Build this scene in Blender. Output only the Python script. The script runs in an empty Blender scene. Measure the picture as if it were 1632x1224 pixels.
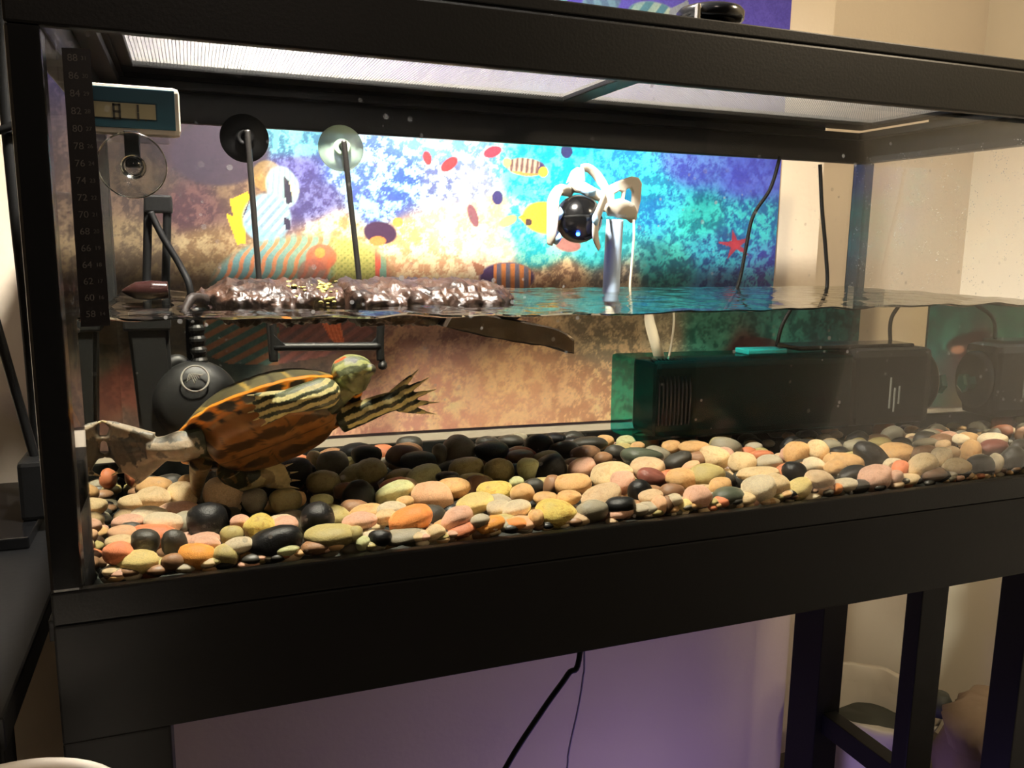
import bpy, bmesh, math, random
import numpy as np
from math import sin, cos, pi, sqrt, radians
from mathutils import Vector, Matrix, noise as mnoise

random.seed(7)
scn = bpy.context.scene
COL = scn.collection

# ------------------------------------------------------------------ camera
F = 1320.0
YAW, PIT, ROL = .3674, .1658, .0135
CAM = np.array([.0943, -.7959, .304])
_f = np.array([sin(YAW) * cos(PIT), cos(YAW) * cos(PIT), -sin(PIT)])
_r = np.array([cos(YAW), -sin(YAW), 0.])
_u = np.cross(_r, _f)
_r, _u = cos(ROL) * _r + sin(ROL) * _u, -sin(ROL) * _r + cos(ROL) * _u
cd = bpy.data.cameras.new('camera')
cd.sensor_width = 36.0
cd.lens = F / 1632.0 * 36.0
cd.clip_start = .01
cam = bpy.data.objects.new('camera', cd)
COL.objects.link(cam)
cam.matrix_world = Matrix(((_r[0], _u[0], -_f[0], CAM[0]), (_r[1], _u[1], -_f[1], CAM[1]), (_r[2], _u[2], -_f[2], CAM[2]), (0, 0, 0, 1)))
scn.camera = cam

# ------------------------------------------------------------------ world, lights, exposure
w = bpy.data.worlds.new('room_air')
scn.world = w
w.use_nodes = True
w.node_tree.nodes['Background'].inputs[0].default_value = (1.0, .86, .70, 1)
w.node_tree.nodes['Background'].inputs[1].default_value = .035


def light(name, kind, loc, energy, color, size=.1, rot=None, spot=None):
    d = bpy.data.lights.new(name, kind)
    d.energy = energy
    d.color = color
    if kind == 'AREA':
        d.shape = 'DISK'
        d.size = size
    else:
        d.shadow_soft_size = size
    if spot:
        d.spot_size, d.spot_blend = spot
    o = bpy.data.objects.new(name, d)
    COL.objects.link(o)
    o.location = loc
    if rot:
        o.rotation_euler = rot
    return o


light('room_lamp_light', 'POINT', (1.38, -.40, 1.05), 42.0, (1.0, .81, .56), .08)
light('ceiling_lamp_light', 'POINT', (.2, -1.9, 1.5), 16.0, (1.0, .80, .66), .15)
light('violet_led_light', 'POINT', (.98, .22, -1.05), 5.0, (.46, .33, 1.0), .06)
LAMP_STRENGTH = 4300.0
scn.view_settings.view_transform = 'Standard'
scn.view_settings.look = 'None'
scn.view_settings.gamma = 1.0
scn.view_settings.use_curve_mapping = False
scn.view_settings.exposure = 0.0
scn.cycles.caustics_reflective = False
scn.cycles.caustics_refractive = True
scn.cycles.transparent_max_bounces = 16
scn.cycles.max_bounces = 8
scn.cycles.diffuse_bounces = 3
scn.cycles.glossy_bounces = 3
scn.cycles.transmission_bounces = 6
scn.cycles.sample_clamp_indirect = 6.0

# ------------------------------------------------------------------ dimensions (metres)
W, D, ZT, ZW = 1.311, .5124, .47, .232      # tank width, depth, glass top, water level
RZ = .5245                                   # top of the rim
AZ = -.1433                                  # underside of the stand's front board
YW = .72                                     # wall behind the tank
FLOOR = -1.10


# sight lines used to measure where things stand: through air, and bent at the front pane into the water
def ray(px, py):
    d = _f * F + _r * (px - 816) + _u * (612 - py)
    return d / np.linalg.norm(d)


def air(px, py, Y):
    d = ray(px, py)
    return CAM + d * ((Y - CAM[1]) / d[1])


def uw(px, py, Y):
    d = ray(px, py)
    P = CAM + d * (-CAM[1] / d[1])
    t = d / 1.333
    t[1] = sqrt(1 - t[0] ** 2 - t[2] ** 2)
    if Y <= D:
        return P + t * (Y / t[1])
    Q = P + t * (D / t[1])
    return Q + d * ((Y - D) / d[1])


def uw_z(px, py, z):
    d = ray(px, py)
    P = CAM + d * (-CAM[1] / d[1])
    t = d / 1.333
    t[1] = sqrt(1 - t[0] ** 2 - t[2] ** 2)
    return P + t * ((z - P[2]) / t[2])


# ------------------------------------------------------------------ materials
def srgb(r, g, b):
    def c(v):
        v = v / 255.0
        return v / 12.92 if v <= .04045 else ((v + .055) / 1.055) ** 2.4
    return (c(r), c(g), c(b), 1.0)


MATS = {}


def mat(name, col, rough=.5, metal=0.0, vary=0.0, scale=20.0, bump=0.0, bscale=60.0, spec=.5, col2=None, trans=0.0):
    m = bpy.data.materials.new(name)
    m.use_nodes = True
    nt = m.node_tree
    b = nt.nodes['Principled BSDF']
    b.inputs['Roughness'].default_value = rough
    b.inputs['Metallic'].default_value = metal
    b.inputs['Specular IOR Level'].default_value = spec
    b.inputs['Base Color'].default_value = col
    tc = nt.nodes.new('ShaderNodeTexCoord')
    if vary or col2:
        n = nt.nodes.new('ShaderNodeTexNoise')
        n.inputs['Scale'].default_value = scale
        n.inputs['Detail'].default_value = 5
        nt.links.new(tc.outputs['Object'], n.inputs['Vector'])
        r = nt.nodes.new('ShaderNodeValToRGB')
        r.color_ramp.elements[0].position = .35
        r.color_ramp.elements[1].position = .65
        c2 = col2 if col2 else tuple(max(0, v * (1 - vary)) for v in col[:3]) + (1,)
        r.color_ramp.elements[0].color = c2
        r.color_ramp.elements[1].color = col
        nt.links.new(n.outputs['Fac'], r.inputs['Fac'])
        nt.links.new(r.outputs['Color'], b.inputs['Base Color'])
    if bump:
        n2 = nt.nodes.new('ShaderNodeTexNoise')
        n2.inputs['Scale'].default_value = bscale
        n2.inputs['Detail'].default_value = 4
        nt.links.new(tc.outputs['Object'], n2.inputs['Vector'])
        bp = nt.nodes.new('ShaderNodeBump')
        bp.inputs['Strength'].default_value = bump
        bp.inputs['Distance'].default_value = .004
        nt.links.new(n2.outputs['Fac'], bp.inputs['Height'])
        nt.links.new(bp.outputs['Normal'], b.inputs['Normal'])
    MATS[name] = m
    return m


def emit(name, col, strength):
    m = bpy.data.materials.new(name)
    m.use_nodes = True
    nt = m.node_tree
    nt.nodes.clear()
    e = nt.nodes.new('ShaderNodeEmission')
    e.inputs[0].default_value = col
    e.inputs[1].default_value = strength
    o = nt.nodes.new('ShaderNodeOutputMaterial')
    nt.links.new(e.outputs[0], o.inputs[0])
    MATS[name] = m
    return m


def attr_mat(name, rough=.5, spec=.4, fine=0.0, fscale=200.0, bump=0.0, bscale=150., coat=0.0):
    """colour taken from the mesh's own painted colour attribute 'paint', with fine procedural grain"""
    m = bpy.data.materials.new(name)
    m.use_nodes = True
    nt = m.node_tree
    b = nt.nodes['Principled BSDF']
    b.inputs['Roughness'].default_value = rough
    b.inputs['Specular IOR Level'].default_value = spec
    b.inputs['Coat Weight'].default_value = coat
    a = nt.nodes.new('ShaderNodeAttribute')
    a.attribute_name = 'paint'
    tc = nt.nodes.new('ShaderNodeTexCoord')
    n = nt.nodes.new('ShaderNodeTexNoise')
    n.inputs['Scale'].default_value = fscale
    n.inputs['Detail'].default_value = 4
    nt.links.new(tc.outputs['Object'], n.inputs['Vector'])
    mr = nt.nodes.new('ShaderNodeMapRange')
    mr.inputs['From Min'].default_value = .3
    mr.inputs['From Max'].default_value = .7
    mr.inputs['To Min'].default_value = 1 - fine
    mr.inputs['To Max'].default_value = 1 + fine * .6
    nt.links.new(n.outputs['Fac'], mr.inputs['Value'])
    mx = nt.nodes.new('ShaderNodeMix')
    mx.data_type = 'RGBA'
    mx.blend_type = 'MULTIPLY'
    mx.inputs['Factor'].default_value = 1
    nt.links.new(a.outputs['Color'], mx.inputs['A'])
    nt.links.new(mr.outputs['Result'], mx.inputs['B'])
    nt.links.new(mx.outputs['Result'], b.inputs['Base Color'])
    if bump:
        n2 = nt.nodes.new('ShaderNodeTexNoise')
        n2.inputs['Scale'].default_value = bscale
        nt.links.new(tc.outputs['Object'], n2.inputs['Vector'])
        bp = nt.nodes.new('ShaderNodeBump')
        bp.inputs['Strength'].default_value = bump
        bp.inputs['Distance'].default_value = .002
        nt.links.new(n2.outputs['Fac'], bp.inputs['Height'])
        nt.links.new(bp.outputs['Normal'], b.inputs['Normal'])
    MATS[name] = m
    return m


def glass_pane_mat(name, haze, spot_amt, spot_scale, tint=(1, 1, 1, 1), refl=.5):
    """clear thin pane: see-through with fresnel reflection, a light film and dried water spots that catch light"""
    m = bpy.data.materials.new(name)
    m.use_nodes = True
    nt = m.node_tree
    nt.nodes.clear()
    L = nt.links.new
    out = nt.nodes.new('ShaderNodeOutputMaterial')
    tr = nt.nodes.new('ShaderNodeBsdfTransparent')
    tr.inputs[0].default_value = tint
    gl = nt.nodes.new('ShaderNodeBsdfGlossy')
    gl.inputs['Roughness'].default_value = .02
    fr = nt.nodes.new('ShaderNodeFresnel')
    fr.inputs['IOR'].default_value = 1.45
    ml = nt.nodes.new('ShaderNodeMath')
    ml.operation = 'MULTIPLY'
    ml.inputs[1].default_value = refl
    L(fr.outputs[0], ml.inputs[0])
    m1 = nt.nodes.new('ShaderNodeMixShader')
    L(ml.outputs[0], m1.inputs[0])
    L(tr.outputs[0], m1.inputs[1])
    L(gl.outputs[0], m1.inputs[2])
    df = nt.nodes.new('ShaderNodeBsdfDiffuse')
    df.inputs[0].default_value = (.8, .8, .8, 1)
    tl = nt.nodes.new('ShaderNodeBsdfTranslucent')
    tl.inputs[0].default_value = (.8, .8, .8, 1)
    md = nt.nodes.new('ShaderNodeMixShader')
    md.inputs[0].default_value = .6
    L(df.outputs[0], md.inputs[1])
    L(tl.outputs[0], md.inputs[2])
    tc = nt.nodes.new('ShaderNodeTexCoord')
    vo = nt.nodes.new('ShaderNodeTexVoronoi')
    vo.inputs['Scale'].default_value = spot_scale
    L(tc.outputs['Object'], vo.inputs['Vector'])
    no = nt.nodes.new('ShaderNodeTexNoise')
    no.inputs['Scale'].default_value = spot_scale * .12
    no.inputs['Detail'].default_value = 3
    L(tc.outputs['Object'], no.inputs['Vector'])
    sep = nt.nodes.new('ShaderNodeSeparateColor')
    L(vo.outputs['Color'], sep.inputs[0])
    rad = nt.nodes.new('ShaderNodeMath')       # each spot has its own size; most cells have none
    rad.operation = 'MULTIPLY_ADD'
    rad.inputs[1].default_value = .62
    rad.inputs[2].default_value = -.38
    L(sep.outputs[0], rad.inputs[0])
    lt = nt.nodes.new('ShaderNodeMath')
    lt.operation = 'LESS_THAN'
    L(vo.outputs['Distance'], lt.inputs[0])
    L(rad.outputs[0], lt.inputs[1])
    mr = nt.nodes.new('ShaderNodeMapRange')
    mr.inputs['From Min'].default_value = .45
    mr.inputs['From Max'].default_value = .62
    mr.inputs['To Min'].default_value = 0
    mr.inputs['To Max'].default_value = spot_amt
    L(no.outputs['Fac'], mr.inputs['Value'])
    mu = nt.nodes.new('ShaderNodeMath')
    mu.operation = 'MULTIPLY'
    L(lt.outputs[0], mu.inputs[0])
    L(mr.outputs[0], mu.inputs[1])
    n3 = nt.nodes.new('ShaderNodeTexNoise')
    n3.inputs['Scale'].default_value = 6
    n3.inputs['Detail'].default_value = 5
    L(tc.outputs['Object'], n3.inputs['Vector'])
    hz = nt.nodes.new('ShaderNodeMath')
    hz.operation = 'MULTIPLY_ADD'
    hz.inputs[1].default_value = haze
    L(n3.outputs['Fac'], hz.inputs[0])
    L(mu.outputs[0], hz.inputs[2])
    m2 = nt.nodes.new('ShaderNodeMixShader')
    L(hz.outputs[0], m2.inputs[0])
    L(m1.outputs[0], m2.inputs[1])
    L(md.outputs[0], m2.inputs[2])
    L(m2.outputs[0], out.inputs[0])
    MATS[name] = m
    return m


def clear_mat(name, tint, refl, rough=.02, ior=1.33):
    m = bpy.data.materials.new(name)
    m.use_nodes = True
    nt = m.node_tree
    nt.nodes.clear()
    L = nt.links.new
    out = nt.nodes.new('ShaderNodeOutputMaterial')
    tr = nt.nodes.new('ShaderNodeBsdfTransparent')
    tr.inputs[0].default_value = tint
    gl = nt.nodes.new('ShaderNodeBsdfGlossy')
    gl.inputs['Roughness'].default_value = rough
    fr = nt.nodes.new('ShaderNodeFresnel')
    fr.inputs['IOR'].default_value = ior
    ml = nt.nodes.new('ShaderNodeMath')
    ml.operation = 'MULTIPLY'
    ml.inputs[1].default_value = refl
    L(fr.outputs[0], ml.inputs[0])
    m1 = nt.nodes.new('ShaderNodeMixShader')
    L(ml.outputs[0], m1.inputs[0])
    L(tr.outputs[0], m1.inputs[1])
    L(gl.outputs[0], m1.inputs[2])
    L(m1.outputs[0], out.inputs[0])
    MATS[name] = m
    return m


def refract_mat(name, ior, tint=(1, 1, 1, 1), bend_only=False):
    m = bpy.data.materials.new(name)
    m.use_nodes = True
    nt = m.node_tree
    nt.nodes.clear()
    out = nt.nodes.new('ShaderNodeOutputMaterial')
    g = nt.nodes.new('ShaderNodeBsdfRefraction' if bend_only else 'ShaderNodeBsdfGlass')
    g.inputs['Color'].default_value = tint
    g.inputs['Roughness'].default_value = 0
    g.inputs['IOR'].default_value = ior
    nt.links.new(g.outputs[0], out.inputs[0])
    MATS[name] = m
    return m


mat('black_plastic', srgb(13, 13, 13), .45, spec=.25, bump=.05, bscale=300)
mat('black_wood', srgb(12, 12, 13), .5, spec=.2, vary=.25, scale=8, bump=.04, bscale=120)
mat('black_gloss', srgb(12, 12, 13), .18)
mat('black_rubber', srgb(9, 9, 9), .6, spec=.15)
mat('dark_trim', srgb(20, 22, 20), .6, spec=.2)
mat('wire', srgb(104, 102, 99), .4)
mat('wall_paint', srgb(205, 192, 172), .85, vary=.05, scale=3, bump=.15, bscale=90, spec=.2)
mat('jamb_paint', srgb(236, 228, 208), .6, spec=.3)
mat('floor_carpet', srgb(95, 85, 75), .95, vary=.3, scale=50, bump=.4, bscale=300)
mat('metal_rod', srgb(32, 30, 28), .4, metal=.3)
mat('white_plastic', srgb(196, 188, 174), .38, vary=.05, scale=30)
mat('pale_blue_plastic', srgb(150, 190, 222), .4)
mat('hose_blue', srgb(178, 200, 225), .3)
mat('cream_hose', srgb(225, 214, 190), .4)
mat('teal_plastic', srgb(16, 108, 108), .25)
mat('led_panel_blue', srgb(44, 88, 106), .3)
mat('lcd', srgb(168, 160, 128), .3)
mat('lcd_digit', srgb(58, 56, 46), .5)
mat('strip_black', srgb(20, 16, 16), .35)
mat('strip_number', srgb(72, 68, 66), .5)
mat('clip_metal', srgb(220, 215, 205), .15, metal=.9)
mat('brown_float', srgb(34, 18, 16), .15)
mat('brown_paper', srgb(138, 118, 96), .8, vary=.2, scale=12, bump=.3, bscale=30)
mat('white_bag', srgb(200, 192, 176), .45, vary=.1, scale=10)
mat('dark_green', srgb(42, 46, 38), .6)
mat('bucket_white', srgb(205, 196, 184), .4)
mat('dome_out', srgb(25, 25, 25), .3)
mat('dome_in', srgb(230, 228, 220), .25, metal=.6)
mat('badge', srgb(150, 146, 138), .45)
mat('pump_print', srgb(120, 122, 118), .5)
mat('bark', srgb(56, 37, 26), .40, vary=.8, scale=45, bump=.6, bscale=110, spec=.4)
mat('bark_wet_dark', srgb(34, 26, 21), .6, vary=.5, scale=30, bump=.6, bscale=60, spec=.15)
mat('ramp_side_lit', srgb(84, 70, 52), .6, vary=.3, scale=25, bump=.4, bscale=50)  # ramp's front edge painted lighter, as if lit
mat('moss', srgb(150, 138, 62), .7, vary=.5, scale=150, bump=.8, bscale=200)
mat('gravel_bed', srgb(58, 50, 40), .8, vary=.4, scale=60, bump=.5, bscale=60)
emit('bulb_glow', (1.0, .94, .84, 1), LAMP_STRENGTH)
emit('blue_led', (.02, .12, 1.0, 1), 30.0)
glass_pane_mat('front_glass', .0026, .30, 85.0, refl=.15)
glass_pane_mat('side_glass', .05, .5, 260.0, refl=.12)
glass_pane_mat('back_glass', .006, .12, 120.0, refl=.15)
clear_mat('water_top', (.96, .98, .95, 1), .95, .03)
clear_mat('water_back', (.93, .95, .90, 1), .1)
refract_mat('water_front', 1.333, (.99, .965, .88, 1), True)
refract_mat('water_end', 1.333, (.97, .98, .94, 1))
clear_mat('cup_clear', (.80, .82, .80, 1), .9, .1, 1.45)
clear_mat('case_clear', (.9, .9, .9, 1), .8, .08, 1.45)
clear_mat('teal_clear', (.10, .60, .60, 1), .6, .1, 1.45)


def cup_frosted():
    m = bpy.data.materials.new('cup_frosted')
    m.use_nodes = True
    b = m.node_tree.nodes['Principled BSDF']
    b.inputs['Base Color'].default_value = srgb(188, 214, 190)
    b.inputs['Roughness'].default_value = .35
    b.inputs['Alpha'].default_value = .72
    MATS['cup_frosted'] = m


cup_frosted()


def pebble_mat():
    """stone colour comes from each pebble's own object colour; mottling, veins and wet gloss are procedural"""
    m = bpy.data.materials.new('river_stone')
    m.use_nodes = True
    nt = m.node_tree
    L = nt.links.new
    b = nt.nodes['Principled BSDF']
    oi = nt.nodes.new('ShaderNodeObjectInfo')
    tc = nt.nodes.new('ShaderNodeTexCoord')
    off = nt.nodes.new('ShaderNodeVectorMath')
    off.operation = 'MULTIPLY_ADD'
    cb = nt.nodes.new('ShaderNodeCombineXYZ')
    for i in range(3):
        L(oi.outputs['Random'], cb.inputs[i])
    off.inputs[1].default_value = (37, 53, 71)
    L(cb.outputs[0], off.inputs[0])
    L(tc.outputs['Object'], off.inputs[2])
    n = nt.nodes.new('ShaderNodeTexNoise')
    n.inputs['Scale'].default_value = 2.4
    n.inputs['Detail'].default_value = 6
    n.inputs['Roughness'].default_value = .62
    n.inputs['Distortion'].default_value = .6
    L(off.outputs[0], n.inputs['Vector'])
    mr = nt.nodes.new('ShaderNodeMapRange')
    mr.inputs['From Min'].default_value = .50
    mr.inputs['From Max'].default_value = .66
    L(n.outputs['Fac'], mr.inputs['Value'])
    amt = nt.nodes.new('ShaderNodeMath')
    amt.operation = 'MULTIPLY'
    L(mr.outputs[0], amt.inputs[0])
    L(oi.outputs['Alpha'], amt.inputs[1])
    dk = nt.nodes.new('ShaderNodeMix')
    dk.data_type = 'RGBA'
    dk.blend_type = 'MULTIPLY'
    dk.inputs['B'].default_value = (.50, .34, .20, 1)
    L(amt.outputs[0], dk.inputs['Factor'])
    L(oi.outputs['Color'], dk.inputs['A'])
    n2 = nt.nodes.new('ShaderNodeTexNoise')
    n2.inputs['Scale'].default_value = 14
    n2.inputs['Detail'].default_value = 5
    L(off.outputs[0], n2.inputs['Vector'])
    m2 = nt.nodes.new('ShaderNodeMapRange')
    m2.inputs['From Min'].default_value = .3
    m2.inputs['From Max'].default_value = .7
    m2.inputs['To Min'].default_value = .82
    m2.inputs['To Max'].default_value = 1.1
    L(n2.outputs['Fac'], m2.inputs['Value'])
    mm = nt.nodes.new('ShaderNodeMix')
    mm.data_type = 'RGBA'
    mm.blend_type = 'MULTIPLY'
    mm.inputs['Factor'].default_value = 1
    L(dk.outputs['Result'], mm.inputs['A'])
    L(m2.outputs[0], mm.inputs['B'])
    L(mm.outputs['Result'], b.inputs['Base Color'])
    b.inputs['Roughness'].default_value = .33
    b.inputs['Specular IOR Level'].default_value = .22
    bp = nt.nodes.new('ShaderNodeBump')
    bp.inputs['Strength'].default_value = .18
    bp.inputs['Distance'].default_value = .06
    L(n2.outputs['Fac'], bp.inputs['Height'])
    L(bp.outputs['Normal'], b.inputs['Normal'])
    MATS['river_stone'] = m


pebble_mat()


# ------------------------------------------------------------------ object helpers
def tag(o, label=None, cat=None, group=None, kind=None):
    if label:
        o['label'] = label
    if cat:
        o['category'] = cat
    if group:
        o['group'] = group
    if kind:
        o['kind'] = kind
    return o


def empty(name, loc, label=None, cat=None, group=None):
    o = bpy.data.objects.new(name, None)
    o.empty_display_size = .02
    COL.objects.link(o)
    o.location = loc
    return tag(o, label, cat, group)


def link(name, me, m, parent=None, smooth=False):
    o = bpy.data.objects.new(name, me)
    COL.objects.link(o)
    if m is not None:
        me.materials.append(MATS[m] if isinstance(m, str) else m)
    if smooth:
        for p in me.polygons:
            p.use_smooth = True
    if parent is not None:
        o.parent = parent
        o.matrix_parent_inverse = Matrix.Translation(-Vector(parent.location))
    return o


def from_bm(name, bm, m, parent=None, smooth=False):
    bmesh.ops.recalc_face_normals(bm, faces=bm.faces)
    me = bpy.data.meshes.new(name)
    bm.to_mesh(me)
    bm.free()
    return link(name, me, m, parent, smooth)


def bm_box(bm, x0, x1, y0, y1, z0, z1, bev=0.0):
    r = bmesh.ops.create_cube(bm, size=1.0)
    for v in r['verts']:
        v.co = Vector((x0 + (v.co.x + .5) * (x1 - x0), y0 + (v.co.y + .5) * (y1 - y0), z0 + (v.co.z + .5) * (z1 - z0)))
    if bev:
        es = {e for v in r['verts'] for e in v.link_edges}
        bmesh.ops.bevel(bm, geom=list(es), offset=bev, segments=2, affect='EDGES', profile=.6)


def box(name, x0, x1, y0, y1, z0, z1, m, parent=None, bev=.002):
    bm = bmesh.new()
    bm_box(bm, x0, x1, y0, y1, z0, z1, bev)
    return from_bm(name, bm, m, parent)


def smooth_path(pts, n=8):
    P = [Vector(p) for p in pts]
    if len(P) < 3:
        return P
    out = []
    for i in range(len(P) - 1):
        a, b, c, d = P[max(i - 1, 0)], P[i], P[i + 1], P[min(i + 2, len(P) - 1)]
        for k in range(n):
            t = k / n
            out.append(.5 * ((2 * b) + (c - a) * t + (2 * a - 5 * b + 4 * c - d) * t * t + (3 * b - a - 3 * c + d) * t ** 3))
    out.append(P[-1])
    return out


def bm_tube(bm, pts, rad, seg=10, flat=1.0, up=None, caps=True):
    """tube along pts; rad a number or a list; flat squeezes the section along 'up'"""
    P = [Vector(p) for p in pts]
    R_ = [float(q) for q in rad] if hasattr(rad, "__len__") else [float(rad)] * len(P)
    rings = []
    prev = None
    for i, p in enumerate(P):
        t = (P[min(i + 1, len(P) - 1)] - P[max(i - 1, 0)]).normalized()
        ref = Vector(up) if up is not None else (prev if prev is not None else (Vector((0, 0, 1)) if abs(t.z) < .9 else Vector((1, 0, 0))))
        n = (ref - t * ref.dot(t))
        if n.length < 1e-6:
            n = t.orthogonal()
        n.normalize()
        b = t.cross(n)
        prev = n
        rings.append([bm.verts.new(p + R_[i] * (cos(2 * pi * k / seg) * b + flat * sin(2 * pi * k / seg) * n)) for k in range(seg)])
    for a, b in zip(rings, rings[1:]):
        for k in range(seg):
            bm.faces.new((a[k], a[(k + 1) % seg], b[(k + 1) % seg], b[k]))
    if caps:
        bm.faces.new(list(reversed(rings[0])))
        bm.faces.new(rings[-1])


def tube(name, pts, rad, m, parent=None, seg=10, smooth=8, **kw):
    bm = bmesh.new()
    P = smooth_path(pts, smooth) if smooth else pts
    if hasattr(rad, '__len__'):
        k = np.linspace(0, len(rad) - 1, len(P))
        rad = list(np.interp(k, range(len(rad)), rad))
    bm_tube(bm, P, rad, seg, **kw)
    return from_bm(name, bm, m, parent, True)


def bm_lathe(bm, prof, axis_o, ax=(0, 0, 1), seg=32):
    """revolve (r, h) pairs round an axis"""
    ax = Vector(ax).normalized()
    a = ax.orthogonal().normalized()
    b = ax.cross(a)
    o = Vector([float(t) for t in axis_o])
    rings = []
    for r, h in prof:
        if r < 1e-6:
            rings.append([bm.verts.new(o + ax * h)])
        else:
            rings.append([bm.verts.new(o + ax * h + r * (cos(2 * pi * k / seg) * a + sin(2 * pi * k / seg) * b)) for k in range(seg)])
    for p, q in zip(rings, rings[1:]):
        for k in range(seg):
            k2 = (k + 1) % seg
            if len(p) == 1 and len(q) == 1:
                continue
            if len(p) == 1:
                bm.faces.new((p[0], q[k], q[k2]))
            elif len(q) == 1:
                bm.faces.new((p[k], q[0], p[k2]))
            else:
                bm.faces.new((p[k], q[k], q[k2], p[k2]))


def lathe(name, prof, o, m, parent=None, ax=(0, 0, 1), seg=32, smooth=True):
    bm = bmesh.new()
    bm_lathe(bm, prof, o, ax, seg)
    return from_bm(name, bm, m, parent, smooth)


def slab(name, pts, thick, m, parent=None, bev=.001, holes=()):
    """a flat plate cut to the outline pts (3-D points, in one plane), given real thickness along its normal; holes are outlines too"""
    P = [Vector(p) for p in pts]
    c = sum(P, Vector()) / len(P)
    nrm = Vector()
    for a, b in zip(P, P[1:] + P[:1]):
        nrm += (a - c).cross(b - c)
    nrm.normalize()
    bm = bmesh.new()
    if holes:
        loops = []
        for loop in [P] + [[Vector(q) for q in h] for h in holes]:
            vs = [bm.verts.new(q) for q in loop]
            loops.append([bm.edges.new((vs[i], vs[(i + 1) % len(vs)])) for i in range(len(vs))])
        bmesh.ops.triangle_fill(bm, use_beauty=True, use_dissolve=False, edges=[e for l in loops for e in l])
    else:
        bm.faces.new([bm.verts.new(p) for p in P])
    g = bmesh.ops.extrude_face_region(bm, geom=list(bm.faces))
    for v in g['geom']:
        if isinstance(v, bmesh.types.BMVert):
            v.co += nrm * thick
    o = from_bm(name, bm, m, parent)
    if bev:
        md = o.modifiers.new('bevel', 'BEVEL')
        md.width = bev
        md.segments = 2
        md.limit_method = 'ANGLE'
    return o


def text_obj(name, body, size, origin, xd, yd, m, parent=None, depth=.0004, align='CENTER'):
    cu = bpy.data.curves.new(name, 'FONT')
    cu.body = body
    cu.size = size
    cu.extrude = depth / 2
    cu.align_x = align
    cu.align_y = 'CENTER'
    t = bpy.data.objects.new('temp_text', cu)
    COL.objects.link(t)
    bpy.context.view_layer.update()
    me = bpy.data.meshes.new_from_object(t.evaluated_get(bpy.context.evaluated_depsgraph_get()))
    bpy.data.objects.remove(t)
    bpy.data.curves.remove(cu)
    X = Vector(xd).normalized()
    Y = Vector(yd).normalized()
    Z = X.cross(Y)
    M = Matrix(((X.x, Y.x, Z.x, origin[0]), (X.y, Y.y, Z.y, origin[1]), (X.z, Y.z, Z.z, origin[2]), (0, 0, 0, 1)))
    me.transform(M)
    me.materials.clear()
    return link(name, me, m, parent)


def fbm(x, y, scale, seed, octaves=4, gain=.55):
    """value noise on arrays, 0..1"""
    rng = np.random.RandomState(seed)
    out = np.zeros_like(x)
    amp, tot = 1.0, 0.0
    for o in range(octaves):
        g = rng.rand(256, 256)
        u = x * scale * 2 ** o + 17.3 * o
        v = y * scale * 2 ** o + 9.1 * o
        iu, iv = np.floor(u).astype(int), np.floor(v).astype(int)
        fu, fv = u - iu, v - iv
        fu = fu * fu * (3 - 2 * fu)
        fv = fv * fv * (3 - 2 * fv)
        a = g[iu % 256, iv % 256]
        b = g[(iu + 1) % 256, iv % 256]
        c = g[iu % 256, (iv + 1) % 256]
        d = g[(iu + 1) % 256, (iv + 1) % 256]
        out += amp * (a * (1 - fu) * (1 - fv) + b * fu * (1 - fv) + c * (1 - fu) * fv + d * fu * fv)
        tot += amp
        amp *= gain
    return out / tot


def set_paint(me, rgb):
    """rgb: (n,3) linear colours per vertex"""
    at = me.color_attributes.new('paint', 'FLOAT_COLOR', 'POINT')
    buf = np.ones((len(me.vertices), 4), dtype=np.float32)
    buf[:, :3] = rgb
    at.data.foreach_set('color', buf.ravel())


def lin(a):
    a = np.asarray(a, float) / 255.0
    return np.where(a <= .04045, a / 12.92, ((a + .055) / 1.055) ** 2.4)

# ================================================================== the room
def struct(name, x0, x1, y0, y1, z0, z1, m, bev=0):
    o = box(name, x0, x1, y0, y1, z0, z1, m, None, bev)
    o['kind'] = 'structure'
    return o


struct('floor', -1.6, 2.9, -2.2, 1.2, FLOOR - .05, FLOOR, 'floor_carpet')
struct('wall_back', -1.6, 1.409, YW, YW + .32, FLOOR, 2.2, 'wall_paint')
struct('wall_recess', 1.409, 2.14, YW + .20, YW + .32, FLOOR, 2.2, 'wall_paint')
struct('wall_right', 2.085, 2.20, -2.2, YW + .20, FLOOR, 2.2, 'jamb_paint')
struct('wall_left', -1.7, -1.6, -2.2, 1.04, FLOOR, 2.2, 'wall_paint')

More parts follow.
